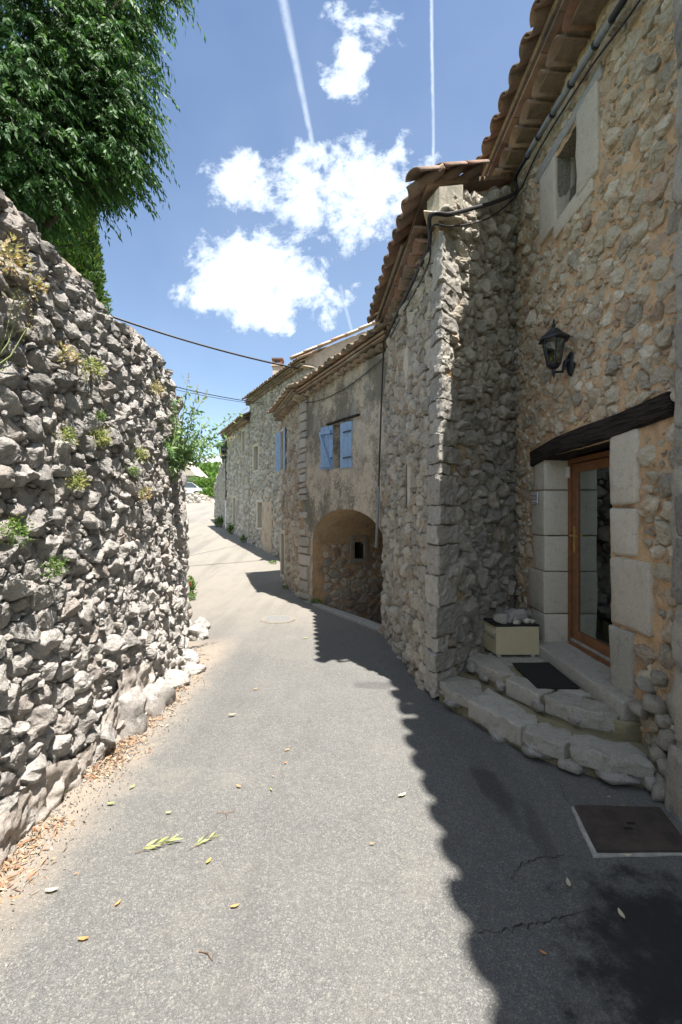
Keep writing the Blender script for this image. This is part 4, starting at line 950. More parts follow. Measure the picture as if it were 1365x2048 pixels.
h2, e2 = far_open(SW, 563.5, 569.5, 1068, 1150, .25, parent=ha, sur=.12, pane='beam_wood')
sheet('mortar', SW, 0, SW.L, -.15, 4.34, 'arch_mortar', ha, d=.06, holes=[h1, h2], off=0, amp=.012)
rubble(SW, .2, SW.L, .0, 4.30, 'arch_stone', ha, .045, .11, .035, gap=.02, holes=[e1, e2], n_ind=115, lod=1, seed=55, rough=.15, fill=.98)
for a, ang, br in ((h1[0], 1, 0), (h1[1], 2, 1)):
    if ang == 1: root, nrm_ = plank_leaf(ha, SW.pt(a - .01, h1[2] - .02, .03), -dS + nS * .06, 1, .24, h1[3] - h1[2] + .04)
    else: root, nrm_ = plank_leaf(ha, SW.pt(a + .01, h1[2] - .02, .03), dS * .9 + nS * .35, 1, .26, h1[3] - h1[2] + .04)
core(ha, [(-.70, 9.95), (-1.35, 11.9), (6, 11.9), (6, 8.2), (1.6, 8.2)], 2.2, 4.35); core(ha, [(-.70, 9.95), (-1.35, 11.9), (2.6, 13), (2.6, 12.1)], -1.3, 2.2)
EF = Wall([(-1.52, 11.9), (2.5, 12.9)], side=-1); sheet('wall', EF, 0, EF.L, -.2, 4.4, 'far_mortar', ha, d=.2, off=0)
ov = AW.pt(0, 4.66, .30); ov2 = AW.pt(LA + .1, 4.60, .30)
roof(ha, (ov.x + .05, ov.y - .08, 4.64), (ov2.x, ov2.y, 4.37), (.85, .53), .28, 2, 'old_tile', deck=3, sp=.20, r=.09, gdown=.19, jit=1.8)
ov = SW.pt(0, 4.60, .34); ov2 = SW.pt(SW.L + .15, 4.56, .34)
roof(ha, (ov.x + .02, ov.y - .15, 4.39), (ov2.x, ov2.y, 4.40), (.95, .31), .3, 2, 'old_tile', deck=2.2, sp=.17, r=.075, gdown=.17)

# ================================================================== TALL HOUSE
ht = thing('tall_house', (-2, 16, .4), 'tall grey rubble stone house with a chimney beyond the arch house', 'house')
TW = Wall([(-1.05, 13.4), (-3.57, 18.0)], side=-1, batter=0)
oh = [far_open(TW, 508, 517, 893, 940, .3, parent=ht, sur=.12), far_open(TW, 517, 526, 1005, 1055, .3, parent=ht, sur=.12, proud=.04)]
sheet('mortar', TW, 0, TW.L, -.2, 6.1, 'far_mortar', ht, d=.1, holes=[h for h, e in oh], off=0, amp=.015)
pa, pb = TW.hit(546, 1100)[0], TW.hit(527, 1100)[0]
rubble(TW, 0, TW.L, lambda s: road_z(13.4 + s * .88) - .05, 6.05, 'far_stone', ht, .05, .125, .05, gap=.012, asp=1.4, holes=[e for h, e in oh] + [(pa, pb, 0, 2.2)], n_ind=140, lod=1, seed=61, rough=.15)
block('plaster_patch', TW, pa, pb, .1, 2.22, -.05, .05, 'far_mortar', ht, .012, .02)
eo = TW.pt(-.1, 6.12, .32); e2_ = TW.pt(TW.L + .12, 6.12, .32)
roof(ht, (eo.x, eo.y, 6.20), (e2_.x, e2_.y, 6.20), (.88, .48), .48, 3, 'old_tile', deck=4.5, sp=.19, r=.085, gdown=.17)
GWl = Wall([(-1.05, 13.4), (3.6, 13.7)], side=1); sheet('wall', GWl, 0, GWl.L, -.3, lambda s: 6.40 + .44 * min(s, 4.4), 'pale_plaster', ht, d=.12, off=0, amp=.01)
rubble(GWl, -.02, .55, 4.0, 6.1, 'far_stone', ht, .06, .12, .03, n_ind=20, lod=1, seed=62)
rake(ht, (-1.45, 13.28, 6.24), (2.9, 13.50, 8.15), 'bright_tile', 11, .11, .03)
core(ht, [(-.9, 13.6), (-3.3, 18), (0, 20), (3.6, 19), (3.6, 13.9)], -.3, 6.1)
mb = MB(); mb.add([(-1.2, 13.42, 6.2), (3.6, 13.72, 8.28), (3.6, 18.5, 8.28), (-3.5, 18.0, 6.2)], [(0, 1, 2, 3)]); mb.build('roof_deck', 'old_tile', ht)
ch = thing('chimney_body', (0, 0, 0), None, None); bpy.data.objects.remove(ch)
cc = P(556.5, 735, 15.6); wv = .15
cb_ = MB().box((cc.x - .16, cc.y - .16, 6.2), (cc.x + .16, cc.y + .16, EYE + (1024 - 735) / F * 15.6)).build('chimney', 'pale_plaster', ht)
zc = EYE + (1024 - 735) / F * 15.6
MB().box((cc.x - .20, cc.y - .20, zc), (cc.x + .20, cc.y + .20, zc + .04)).build('chimney_cap', 'bright_tile', cb_)
m2 = MB()
for dx in (-.13, .13):
    for dy in (-.13, .13): m2.box((cc.x + dx - .04, cc.y + dy - .04, zc + .04), (cc.x + dx + .04, cc.y + dy + .04, zc + .22))
m2.box((cc.x - .19, cc.y - .19, zc + .22), (cc.x + .19, cc.y + .19, zc + .27)); m2.build('chimney_pot', 'roof_tile', cb_)

# ================================================================== LOW HOUSE and end wall
hl = thing('low_house', (-4.5, 20, .9), 'low rubble stone house with mossy tiled eave beyond the tall house', 'house')
OW = Wall([(-3.60, 18.0), (-5.42, 21.8)], side=-1, batter=0)
oh = [far_open(OW, 485.5, 490.5, 862, 911, .2, parent=hl, sur=.10, pane='beige_shutter'), far_open(OW, 467, 472, 996, 1052, .2, parent=hl, sur=.12, pane='grey_shutter')]
sheet('mortar', OW, 0, OW.L, .2, 5.5, 'far_mortar', hl, d=.12, holes=[h for h, e in oh], off=0, amp=.015)
rubble(OW, 0, OW.L, lambda s: road_z(18 + s * .9) - .05, 5.4, 'far_stone', hl, .07, .15, .05, gap=.02, asp=1.3, holes=[e for h, e in oh], n_ind=60, lod=1, seed=63, rough=.15)
eo = OW.pt(-.1, 5.5, .40); e2_ = OW.pt(OW.L + .1, 5.5, .40)
roof(hl, (eo.x, eo.y, 5.52), (e2_.x, e2_.y, 5.50), (.9, .43), .45, 3, 'old_tile', deck=4.5, sp=.2, r=.09, gdown=.17)
core(hl, [(-3.3, 18.1), (-5.1, 21.8), (0, 23.5), (0, 20)], -.3, 5.3)
mb = MB(); mb.tube([OW.pt(OW.L - .1, 1.05, .06), OW.pt(OW.L - .1, 2.4, .06)], .045, 8); mb.build('downpipe', 'white_plastic', hl)
mb = MB(); mb.tube([OW.pt(OW.L - .05, 2.4, .05), OW.pt(OW.L - .05, 5.3, .05)], .03, 6); mb.build('drainpipe', 'dark_iron', hl)
he = thing('end_wall', (-6.1, 23.4, 1.2), 'dark rubble wall with a sloping top after the low house', 'stone wall')
QW = Wall([(-5.42, 21.8), (-6.92, 25.2)], side=-1)
etop = lambda s: 5.25 - (5.25 - 3.45) * (max(0, min(s, QW.L)) / QW.L) ** .8
sheet('mortar', QW, 0, QW.L, .3, etop, 'far_mortar', he, d=.15, off=0)
rubble(QW, 0, QW.L, lambda s: road_z(21.8 + s * .9) - .05, lambda s: etop(s), 'far_stone', he, .08, .17, .05, gap=.02, n_ind=40, lod=1, seed=64, tonefn=lambda S, Z, g, r: (g.random() * .45, g.random() * .6, 0))
core(he, [(-5.3, 22), (-6.75, 25.1), (-6.2, 25.3), (-4.7, 22.2)], 0, 3.4)
m3 = MB(); qa = [QW.pt(s_, etop(s_), .02) for s_ in np.linspace(0, QW.L, 8)]; qb = [v + Vector((.6, .3, 0)) for v in qa]
m3.add(qa + qb, [(k, k + 1, 8 + k + 1, 8 + k) for k in range(7)]); m3.build('wall_top', 'far_mortar', he)
# ================================================================== FAR END OF THE LANE
hr = thing('retaining_wall', (-11, 36, 2.5), 'low pale rubble retaining wall across the top of the lane', 'stone wall')
FWl = Wall([(-18, 37.5), (-12.6, 36.4), (-10.9, 36.3), (-9.9, 37.2), (-9.0, 40)], side=1)
ftop = lambda s: 3.35 - .30 * max(0, s - 6.9)
sheet('mortar', FWl, 0, FWl.L, 2.0, lambda s: max(2.5, ftop(s)), 'far_mortar', hr, d=.2, off=0)
rubble(FWl, 0, FWl.L, 2.3, lambda s: max(2.5, ftop(s)), 'far_stone', hr, .10, .2, .06, gap=.02, n_ind=0, lod=1, seed=71, tonefn=lambda S, Z, g, r: (.5 + g.random() * .5, g.random() * .6, 0))
mb = MB(); a = [FWl.pt(s_, max(2.5, ftop(s_)), .05) for s_ in np.linspace(0, FWl.L, 24)]; b_ = [FWl.pt(s_, max(2.5, ftop(s_)), -.45) for s_ in np.linspace(0, FWl.L, 24)]
mb.add(a + b_ + [Vector((v.x, v.y, 2)) for v in b_], [(k, k + 1, 25 + k, 24 + k) for k in range(23)] + [(24 + k, 25 + k, 49 + k, 48 + k) for k in range(23)]); mb.build('coping', 'concrete', hr)
# stone barn with pale roof
hb = thing('stone_barn', (-17, 50, 3), 'small stone barn with a pale sloping roof behind the parked car', 'barn')
pb1 = P(388, 985, 50)
BWl = Wall([(-22, 50), (-16.1, 50)], side=1); BWr = Wall([(-16.1, 50), (-15.6, 53)], side=1)
for w in (BWl, BWr): sheet('mortar', w, 0, w.L, 2, 5.9, 'far_mortar', hb, d=.4, off=0); rubble(w, 0, w.L, 2.6, 5.85, 'far_stone', hb, .13, .25, .06, n_ind=0, lod=1, seed=72)
MB().add([(-22, 49.8, 7.6), (-17.3, 49.8, 7.6), (-15.7, 49.8, 5.8), (-22, 49.8, 5.8), (-22, 54, 7.6), (-17.3, 54, 7.6), (-15.5, 54, 5.8), (-22, 54, 5.8)], [(0, 3, 2, 1), (0, 1, 5, 4), (1, 2, 6, 5), (3, 7, 6, 2), (4, 5, 6, 7), (0, 4, 7, 3)]).build('roof', 'pale_plaster', hb)
# car
def car(loc, yaw):
    o = thing('parked_car', loc, 'white car parked behind the far retaining wall', 'car')
    Mx = Matrix.Translation(loc) @ Matrix.Rotation(yaw, 4, 'Z')
    prof = [(-2.0, .35), (-2.05, .6), (-1.95, .85), (-1.55, .95), (-.95, 1.38), (-.2, 1.47), (.9, 1.42), (1.75, 1.0), (2.0, .9), (2.02, .4), (1.9, .28), (-1.85, .28)]
    V = []
    for y, k in ((-.83, .0), (-.86, 1), (.86, 1), (.83, 0)):
        for x, z in prof: yy = y * (1 - max(0, z - .9) * .32); V.append(Mx @ Vector((x * (1 if k else .985), yy, z if k else .3 + (z - .3) * .98)))
    n = len(prof); Fc = [(i * n + j, i * n + (j + 1) % n, (i + 1) * n + (j + 1) % n, (i + 1) * n + j) for i in range(3) for j in range(n)] + [tuple(range(n))[::-1], tuple(3 * n + j for j in range(n))]
    body = mesh('body', V, Fc, 'car_paint', o, False)
    for sy in (-1, 1):
        for xs in ([(-1.35, .98), (-.92, 1.32), (-.25, 1.39), (-.2, .98)], [(-.12, .98), (-.15, 1.39), (.85, 1.34), (1.45, .98)]):
            pts = [Mx @ Vector((x, sy * (.87 * (1 - max(0, z - .9) * .32)), z)) for x, z in xs]; off_ = (Mx.to_3x3() @ Vector((0, sy * .015, 0)))
            mesh('window', [p + off_ for p in pts] + [p - off_ for p in pts], [(0, 1, 2, 3), (7, 6, 5, 4), (0, 4, 5, 1), (1, 5, 6, 2), (2, 6, 7, 3), (3, 7, 4, 0)], 'car_glass', o)
        for x in (-1.28, 1.25):
            m_ = MB(); c = Vector((x, sy * .80, .31)); pts = [(c + Vector((.31 * math.cos(q), dy, .31 * math.sin(q)))) for dy in (-.1, .1) for q in np.linspace(0, 2 * math.pi, 15)[:-1]]
            m_.add([Mx @ p for p in pts], [(k, (k + 1) % 14, 14 + (k + 1) % 14, 14 + k) for k in range(14)] + [tuple(range(14))[::-1], tuple(range(14, 28))]); wh = m_.build('wheel', 'rubber', o)
            m_ = MB(); pts = [(c + Vector((.19 * math.cos(q), sy * dy, .19 * math.sin(q)))) for dy in (.09, .112) for q in np.linspace(0, 2 * math.pi, 11)[:-1]]
            m_.add([Mx @ p for p in pts], [(k, (k + 1) % 10, 10 + (k + 1) % 10, 10 + k) for k in range(10)] + [tuple(range(10, 20))]); m_.build('rim', 'conduit_grey', wh)
        m_ = MB().box((-2.06, sy * .62 - .14, .62), (-1.93, sy * .62 + .14, .76), Mx); m_.build('headlight', 'white_enamel', o)
    for xs in (((-1.50, .99), (-.99, 1.37)), ((1.68, 1.05), (.95, 1.41))):
        (x0, z0), (x1, z1) = xs; f = lambda x, y, z: Mx @ Vector((x + (-.01 if x < 0 else .01), y, z + .012))
        mesh('windscreen', [f(x0, -.72, z0), f(x0, .72, z0), f(x1, .62, z1), f(x1, -.62, z1)] + [f(x0, -.72, z0) - Vector((0, 0, .02)), f(x0, .72, z0) - Vector((0, 0, .02)), f(x1, .62, z1) - Vector((0, 0, .02)), f(x1, -.62, z1) - Vector((0, 0, .02))], [(0, 1, 2, 3), (7, 6, 5, 4), (0, 4, 5, 1), (1, 5, 6, 2), (2, 6, 7, 3), (3, 7, 4, 0)], 'car_glass', o)
car((-14.6, 41.5, 3.15), math.pi + .55)
def conifer(name, c, h, r, n, lg, label, mat='cypress_leaf', seed=1, k=1.0, cat='cypress tree', group=None):
    g = np.random.default_rng(seed); o = thing(name, c, label, cat, group); c = np.array(c)
    t = g.random(n) ** .8; prof = np.interp(t, [0, .08, .35, .7, 1], [.5, .9, 1.0, .62, .03]); a = g.random(n) * 6.283
    P_ = np.stack([np.cos(a), np.sin(a), t * 6], 1); lump = 1 + .22 * vn(P_ * np.array([3.2, 3.2, 2.2]) + seed, 1) + .12 * vn(P_ * np.array([8, 8, 6]), 2)
    rr = prof * r * lump * (1 - .45 * g.random(n) ** 2); C_ = c + np.stack([np.cos(a) * rr, np.sin(a) * rr, t * h + .2], 1)
    D = np.stack([np.cos(a) * .6, np.sin(a) * .6, np.full(n, 1.0)], 1) + g.normal(size=(n, 3)) * .45
    leaves('foliage', C_, D, lg * (.6 + .8 * g.random(n)), lg * .42, g.random(n), mat, o, seed)
    # dense inner mass of the crown
    V = []; F_ = []
    for i in range(17):
        for k_ in range(16): q = 6.283 * k_ / 16; rr_ = np.interp(i / 16, [0, .08, .35, .7, 1], [.5, .9, 1.0, .62, .03]) * r * .62; V.append((c[0] + math.cos(q) * rr_, c[1] + math.sin(q) * rr_, c[2] + .2 + h * .97 * i / 16))
    for i in range(16):
        for k_ in range(16): F_.append((i * 16 + k_, i * 16 + (k_ + 1) % 16, (i + 1) * 16 + (k_ + 1) % 16, (i + 1) * 16 + k_))
    mesh('inner_crown', V, F_, mat, o, True, tone=(.1, 0, 0))
    MB().tube([c, c + np.array([0, 0, h * .9])], [.12 * r + .05, .03], 8).build('trunk', 'bark', o); return o
c1 = P(152, 600, 9.2); conifer('cypress_tree', (c1.x, 9.2, 2.3), 7.4, .66, 30000, .085, 'dense green cypress standing behind the garden wall under the big tree', seed=3)
c2 = P(379.5, 940, 60); conifer('cypress_tree', (c2.x, 60, 4.6), 5.6, .62, 3000, .3, 'tiny pointed dark cypress above the stone barn in the distance', seed=4, mat='hackberry_leaf')

def bush(c, rad, n, lg, label, seed, mat='bush_leaf', group=None, name='bush', cat='bush'):
    g = np.random.default_rng(seed); o = thing(name, tuple(c), label, cat, group); c = np.array(c); d = g.normal(size=(n, 3)); d[:, 2] = np.abs(d[:, 2]) * 1.0; d /= np.linalg.norm(d, axis=1)[:, None]
    lump = 1 + .32 * vn(d * 2.6 + seed, 1) + .18 * vn(d * 6 + seed, 2); r = (1 - .4 * g.random(n) ** 2.5) * lump
    leaves('foliage', c + d * r[:, None] * np.array(rad), d + g.normal(size=(n, 3)) * .6 + np.array([0, 0, .3]), lg * (.5 + g.random(n)), lg * .6, g.random(n), mat, o, seed)
    mb = MB()
    for k in range(5): e = d[k] * np.array(rad) * .8; mb.tube([c - np.array([0, 0, .1]), c + e * .5 + np.array([0, 0, .2 * rad[2]]), c + e], [.09, .06, .02], 5)
    mb.build('branches', 'bark', o); return o
bq = [(412, 985, 44, (1.9, 1.5, 2.0), 'rounded bright green bush, upper left one on the far bank'), (432, 1000, 41, (1.5, 1.5, 1.9), 'bright green bush hanging over the end of the far retaining wall'),
      (400, 980, 52, (2.0, 1.8, 1.9), 'green bush beside the stone barn on the far bank'), (446, 1000, 48, (2.6, 2, 2.6), 'tall green bush mostly behind the dark end wall')]
for k, (px, py, Y, rd, lb) in enumerate(bq):
    p = P(px, py, Y); bush((p.x, Y, p.z - rd[2] * .4), rd, 5200, .22, lb, 80 + k, group='bushes on the far bank')
g = np.random.default_rng(5)
# far woodland on the hill: one mass of crowns
n = 2600; hx = g.uniform(-190, 60, n); hy = g.uniform(110, 420, n); hzz = terrain(hx, hy)
rad = g.uniform(1.6, 3.6, n); m_ = 26
d = g.normal(size=(n, m_, 3)); d[:, :, 2] = np.abs(d[:, :, 2]); d /= np.linalg.norm(d, axis=2)[:, :, None]
C_ = (np.stack([hx, hy, hzz], 1)[:, None, :] + d * rad[:, None, None] * np.array([1, 1, .95])).reshape(-1, 3); tn_ = np.clip(np.repeat(g.random(n), m_) * .7 + g.random(n * m_) * .3, 0, 1)
leaves('woodland', C_, (d + g.normal(size=d.shape) * .7).reshape(-1, 3), 2.6, 2.2, tn_, 'bush_leaf', seed=9, kind='stuff'); tag(bpy.data.objects['woodland'], 'green woodland covering the distant hillside', 'woodland')

# ================================================================== BIG TREE over the garden wall
tr = thing('hackberry_tree', (-5.2, 6.6, 2.2), 'large leafy tree with drooping branches over the garden wall', 'tree')
blobs = [(50, 60, 6.0, 1.25), (170, 20, 6.2, .95), (215, 50, 6.2, .42), (198, 150, 6.0, .60), (226, 245, 6.1, .53), (205, 318, 6.0, .36), (160, 352, 6.2, .42), (60, 385, 5.8, .50), (110, 240, 6.6, 1.1), (0, 250, 5.6, 1.0),
         (185, 300, 6.6, .7), (40, 445, 7.4, .34), (70, 480, 8.2, .2), (30, 330, 7, .9), (30, 420, 6.8, .45), (325, -30, 6.2, .22), (270, -10, 6.3, .32), (-180, 200, 6, 1.6), (-250, -120, 6, 2.0), (60, -250, 6.5, 1.8), (-90, 400, 6.2, .9), (-400, 300, 6.5, 1.8)]
g = np.random.default_rng(17); C_, D_, TN = [], [], []; TC = np.array([-5.2, 6.6, 4.5]); twigs = MB()
for bi, (px, py, Y, r) in enumerate(blobs):
    c = np.array(P(px, py, Y)); ns = int(95 * r ** 2 * 6 + 90 * r)
    if bi >= 15 + 2: ns = int(ns * .35)
    for k in range(ns):
        d = g.normal(size=3); d /= np.linalg.norm(d); O = c + d * r * (g.random() ** .4) * (1 + .25 * vn(np.array([d * 2.3 + bi]), 1)[0]) * np.array([1, .9, .85])
        out = O - TC; out /= np.linalg.norm(out); h = out * .7 + d * .4 + g.normal(size=3) * .35; h[2] = h[2] * .4 + .1; h /= np.linalg.norm(h); Lt = g.uniform(.22, .42); m_ = 15
        t = np.linspace(.05, 1, m_); pp = O + h * (t * Lt)[:, None] + np.array([0, 0, -1]) * ((t ** 2) * Lt * .9)[:, None]
        sd = np.cross(h, [0, 0, 1]); sd = sd / (np.linalg.norm(sd) + 1e-6); sg = np.where(np.arange(m_) % 2, 1, -1)[:, None]
        dd = sd * sg * .45 + h * .35 + np.array([0, 0, -.95]) + g.normal(size=(m_, 3)) * .22
        C_.append(pp); D_.append(dd); TN.append(np.clip(g.random() * .5 + g.random(m_) * .5, 0, 1))
        if k % 3 == 0 and bi < 16: twigs.tube([O - h * .12, O + h * Lt * .5 - np.array([0, 0, Lt * .2]), pp[-1]], [.006, .004, .002], 3, caps=False)
C_ = np.concatenate(C_); D_ = np.concatenate(D_); TN = np.concatenate(TN)
leaves('crown', C_, D_, .092 * (.7 + .6 * g.random(len(C_))), .026 * (.8 + .5 * g.random(len(C_))), TN, 'hackberry_leaf', tr, 3)
twigs.build('twigs', 'bark', tr)
mb = MB(); mb.tube([(-5.2, 6.6, 1.8), (-5.15, 6.55, 3.5), (-5.0, 6.4, 5.2), (-4.8, 6.3, 7.0)], [.28, .22, .16, .08], 12); mb.build('trunk', 'bark', tr, True)
for bi, (px, py, Y, r) in enumerate(blobs[:13]):
    c = P(px, py, Y); a = Vector((-5.05, 6.45, 4.0 + .15 * (bi % 7))); m_ = (a + c) / 2 + Vector((g.uniform(-.3, .3), g.uniform(-.3, .3), .25)); mb = MB(); mb.tube([a, (a + m_) / 2 + Vector((0, 0, .15)), m_, (m_ + c) / 2 + Vector((0, .05, .1)), c], [.085, .06, .045, .03, .012], 7)
    for q in range(4): e = c + Vector(g.normal(size=3)) * r * .5; mb.tube([m_.lerp(c, .3 + .15 * q), (m_ + e) / 2 + Vector((0, 0, .12)), e], [.025, .015, .006], 5)
    mb.build('branch', 'bark', tr, True)

# ================================================================== WALL PLANTS
kk = 0
def wplant(px, py, rad, n, mat, lb, out=.5, lg=.022, seed=0, cat='wall plant', **kw):
    s_, z_ = LW.hit(px, py); p = LW.pt(s_, z_, .05 + .3 * rad); nL = LW.norm(np.array([s_]))[0]
    return tuft('wall_plant', tuple(p), (rad * .9, rad * 1.35, rad * 1.15), int(n * .8), lg, lg * .5, mat, lb, cat, 'weeds rooted in the garden wall', out=(nL[0] * out, nL[1] * out, -.15), seed=seed + int(px), **kw)
wplant(180, 730, .11, 380, 'weed_leaf', 'largest olive green wall weed near the top centre of the garden wall', lg=.02)
wplant(130, 865, .07, 170, 'weed_leaf', 'small yellow green wall weed left of centre, beside a bigger one')
wplant(195, 872, .10, 300, 'weed_leaf', 'bushy yellow green wall weed in the middle of the garden wall')
wplant(203, 830, .05, 110, 'fresh_leaf', 'small fresh green wall weed just above the bushy yellow one')
wplant(143, 958, .08, 260, 'weed_leaf', 'flat yellow green wall weed at mid height, left half of the wall')
wplant(93, 1130, .07, 260, 'fresh_leaf', 'compact bright green wall fern low on the left wall')
wplant(8, 1055, .09, 240, 'fresh_leaf', 'green wall weed cut by the left picture edge at mid height', out=.6)
wplant(275, 905, .09, 200, 'weed_leaf', 'loose green wall weed just left of the hanging shrub')
wplant(12, 505, .11, 240, 'dry_weed', 'dry straw coloured wall weed at the upper left under the tree', lg=.03)
wplant(135, 705, .07, 120, 'dry_weed', 'small dry tuft above the largest olive weed', lg=.03)
wplant(312, 775, .09, 200, 'dry_weed', 'dry brownish tuft high near the far end of the garden wall', lg=.028)
wplant(78, 570, .06, 90, 'dry_weed', 'small dry orange tuft beside a brown stone high on the wall', lg=.025)
wplant(282, 985, .08, 150, 'dry_weed', 'reddish dry tuft hanging beneath the shrub on the garden wall', lg=.03)
wplant(262, 940, .06, 120, 'fresh_leaf', 'tiny green sprig left of the reddish dry tuft')
# fennel leaning in from the left edge
fo = thing('fennel_plant', tuple(LW.pt(3.9, 1.9, .05)), 'thin yellow flowered fennel leaning out from the left edge of the wall', 'wild fennel')
mb = MB(); nL = Vector((1, 0, 0)); yy = []
for e in ((42, 610), (52, 660), (18, 715), (30, 590)):
    a = P(-25, 745, 2.5); b_ = P(e[0], e[1], 2.62); c = (a + b_) / 2 + Vector((.02, 0, -.03)); mb.tube([a, c, b_], [.005, .004, .0025], 5)
    for q in range(9): f_ = b_ + Vector(g.normal(size=3)) * .035; mb.tube([b_, f_], [.0015, .001], 3); yy.append(f_)
mb.build('stem', 'green_stem', fo); yy = np.array([np.array(v) + g.normal(size=3) * .006 for v in yy for _ in range(4)])
leaves('flower', yy, g.normal(size=yy.shape), .012, .010, g.random(len(yy)), 'dry_weed', fo, 3, kind='stuff')

# shrub hanging off the wall end
bd = thing('butterfly_bush', tuple(LW.pt(6.9, 2.2, .0)), 'pale green butterfly bush arching out from the far end of the garden wall', 'shrub')
root = P(352, 930, 5.3); tips = [(480, 825), (440, 870), (405, 800), (375, 770), (392, 790), (430, 910), (455, 880), (365, 860), (330, 850), (310, 880), (335, 900), (300, 830), (400, 880), (420, 840), (345, 960), (385, 905), (415, 890), (350, 800), (325, 935), (400, 850), (372, 905), (296, 905)]
st = MB(); C_, D_, TN = [], [], []; FC = []
for k, (px, py) in enumerate(tips):
    e = P(px, py, 5.3 + g.uniform(-.45, .35)); a = Vector(root) + Vector(g.normal(size=3) * .06); mid = (a + e) / 2 + Vector((0, 0, .06 + .05 * g.random())); pts = []
    for t in np.linspace(0, 1, 12): pts.append(a * (1 - t) ** 2 + mid * 2 * t * (1 - t) + e * t * t)
    st.tube(pts, [.006 * (1 - .7 * t) for t in np.linspace(0, 1, 12)], 4)
    for i in range(1, 12):
        for q in range(7 if i < 10 else 3):
            C_.append(np.array(pts[i]) + g.normal(size=3) * .022); D_.append(g.normal(size=3) * .7 + np.array([.15, -.2, -.25])); TN.append(min(1, max(0, g.random() * .9 + (.2 if g.random() > .92 else 0))))
    if k in (0, 2, 3, 4, 5, 6):
        dr = (pts[-1] - pts[-3]).normalized()
        for q in range(60): t = g.random(); FC.append(np.array(pts[-1] + dr * t * .13) + g.normal(size=3) * .012 * (1.2 - t))
st.build('stem', 'green_stem', bd); leaves('leaves', np.array(C_), np.array(D_), .075 * (.6 + .7 * g.random(len(C_))), .026, np.array(TN), 'buddleia_leaf', bd, 4)
leaves('flower', np.array(FC), g.normal(size=(len(FC), 3)), .012, .009, g.random(len(FC)), 'dry_weed', bd, 5, kind='stuff')
# ground plants
def gplant(px, py, Y, rad, h, n, mat, lb, seed, lg=.035, fl=None, group='weeds along the foot of the walls'):
    p = P(px, py, Y); tuft('ground_plant', (p.x, Y, float(road_zs(Y)) + h * .45), (rad, rad, h * .6), n, lg, lg * .6, mat, lb, 'ground plant', group, up=.5, seed=seed, flowers=fl)
gplant(381, 1150, 10.3, .16, .42, 500, 'fresh_leaf', 'green ground plant with a pink flower peeping past the end of the left wall', 1, .05, (2, .06, 'red_petal'))
gplant(383, 1180, 9.6, .12, .2, 200, 'fresh_leaf', 'low green plant at the foot of the left wall end', 2, .045)
gplant(303, 1400, 4.45, .07, .22, 190, 'weed_leaf', 'spindly weed against the rocks at the foot of the left wall', 3, .026)
gplant(122, 1595, 3.0, .04, .06, 90, 'fresh_leaf', 'tiny green weed in the dry litter under the left wall', 4, .018)
gplant(350, 1355, 5.1, .05, .09, 80, 'weed_leaf', 'small weed between the pale rocks at the wall foot', 5, .022)
gplant(440, 1040, 22.6, .28, .55, 260, 'bush_leaf', 'light green climbing weed at the foot of the dark end wall', 6, .11)
gplant(462, 1055, 20.3, .16, .5, 200, 'fresh_leaf', 'dark green weed beside the low house door', 7, .09)
gplant(487, 1072, 18.2, .12, .25, 110, 'fresh_leaf', 'small dark weed at the corner of the low house', 8, .08)
gplant(548, 1110, 14.3, .22, .08, 90, 'fresh_leaf', 'low weeds at the foot of the tall house', 9, .05)
gplant(630, 1208, 9.15, .2, .12, 260, 'fresh_leaf', 'low moss green weeds at the left foot of the arch', 10, .03)
gplant(570, 1172, 11.0, .1, .1, 120, 'fresh_leaf', 'low weeds at the foot of the arch house side wall', 11, .03)

# ================================================================== STEPS
stp = thing('front_steps', (1.6, 3.8, 0), 'rough stone steps with mossy joints curving up to the glazed door', 'steps')
f1 = [(.93, 4.47), (1.13, 4.05), (1.38, 3.52), (1.60, 3.27), (1.83, 3.12), (2.08, 3.0)]; f2 = [(1.34, 4.85), (1.50, 4.22), (1.64, 3.84), (1.78, 3.62), (1.95, 3.46), (2.1, 3.38)]
def fill(pts, z0, z1, mat, name):
    """mortared platform"""
    return rock(name, pts, z0, z1, mat, stp, .014, .02, 9)
fill([(p[0] + .035, p[1] + .03) for p in f1] + [(2.26, 3.1), (2.26, 5.88), (1.0, 4.58)], -.08, .145, 'moss_mortar', 'lower_platform')
fill([(p[0] + .03, p[1] + .03) for p in f2] + [(2.26, 3.4), (2.26, 5.86), (1.42, 4.98)], .10, .292, 'moss_mortar', 'upper_platform')
def slab(pts, z0, z1, rough=.014, mat='step_stone', name='step_stone'):
    c_ = np.mean(pts, 0); pts = [tuple(c_ + (np.array(q) - c_) * 1.05) for q in pts]
    return rock(name, pts, z0, z1, mat, stp, rough * .85, .012, 11, 4)
slab([(.97, 4.52), (1.02, 4.30), (1.14, 4.08), (1.30, 4.22), (1.36, 4.52), (1.16, 4.66)], .09, .185, .01)
slab([(1.13, 4.05), (1.25, 3.80), (1.38, 3.56), (1.52, 3.60), (1.58, 3.76), (1.40, 4.30), (1.30, 4.22)], .03, .190, .02)
slab([(1.39, 3.50), (1.50, 3.36), (1.60, 3.28), (1.70, 3.38), (1.74, 3.52), (1.62, 3.62), (1.50, 3.60)], .07, .185, .016)
slab([(1.64, 3.25), (1.83, 3.12), (2.05, 3.02), (2.12, 3.18), (2.08, 3.32), (1.92, 3.38), (1.76, 3.44), (1.70, 3.38)], .08, .185, .018)
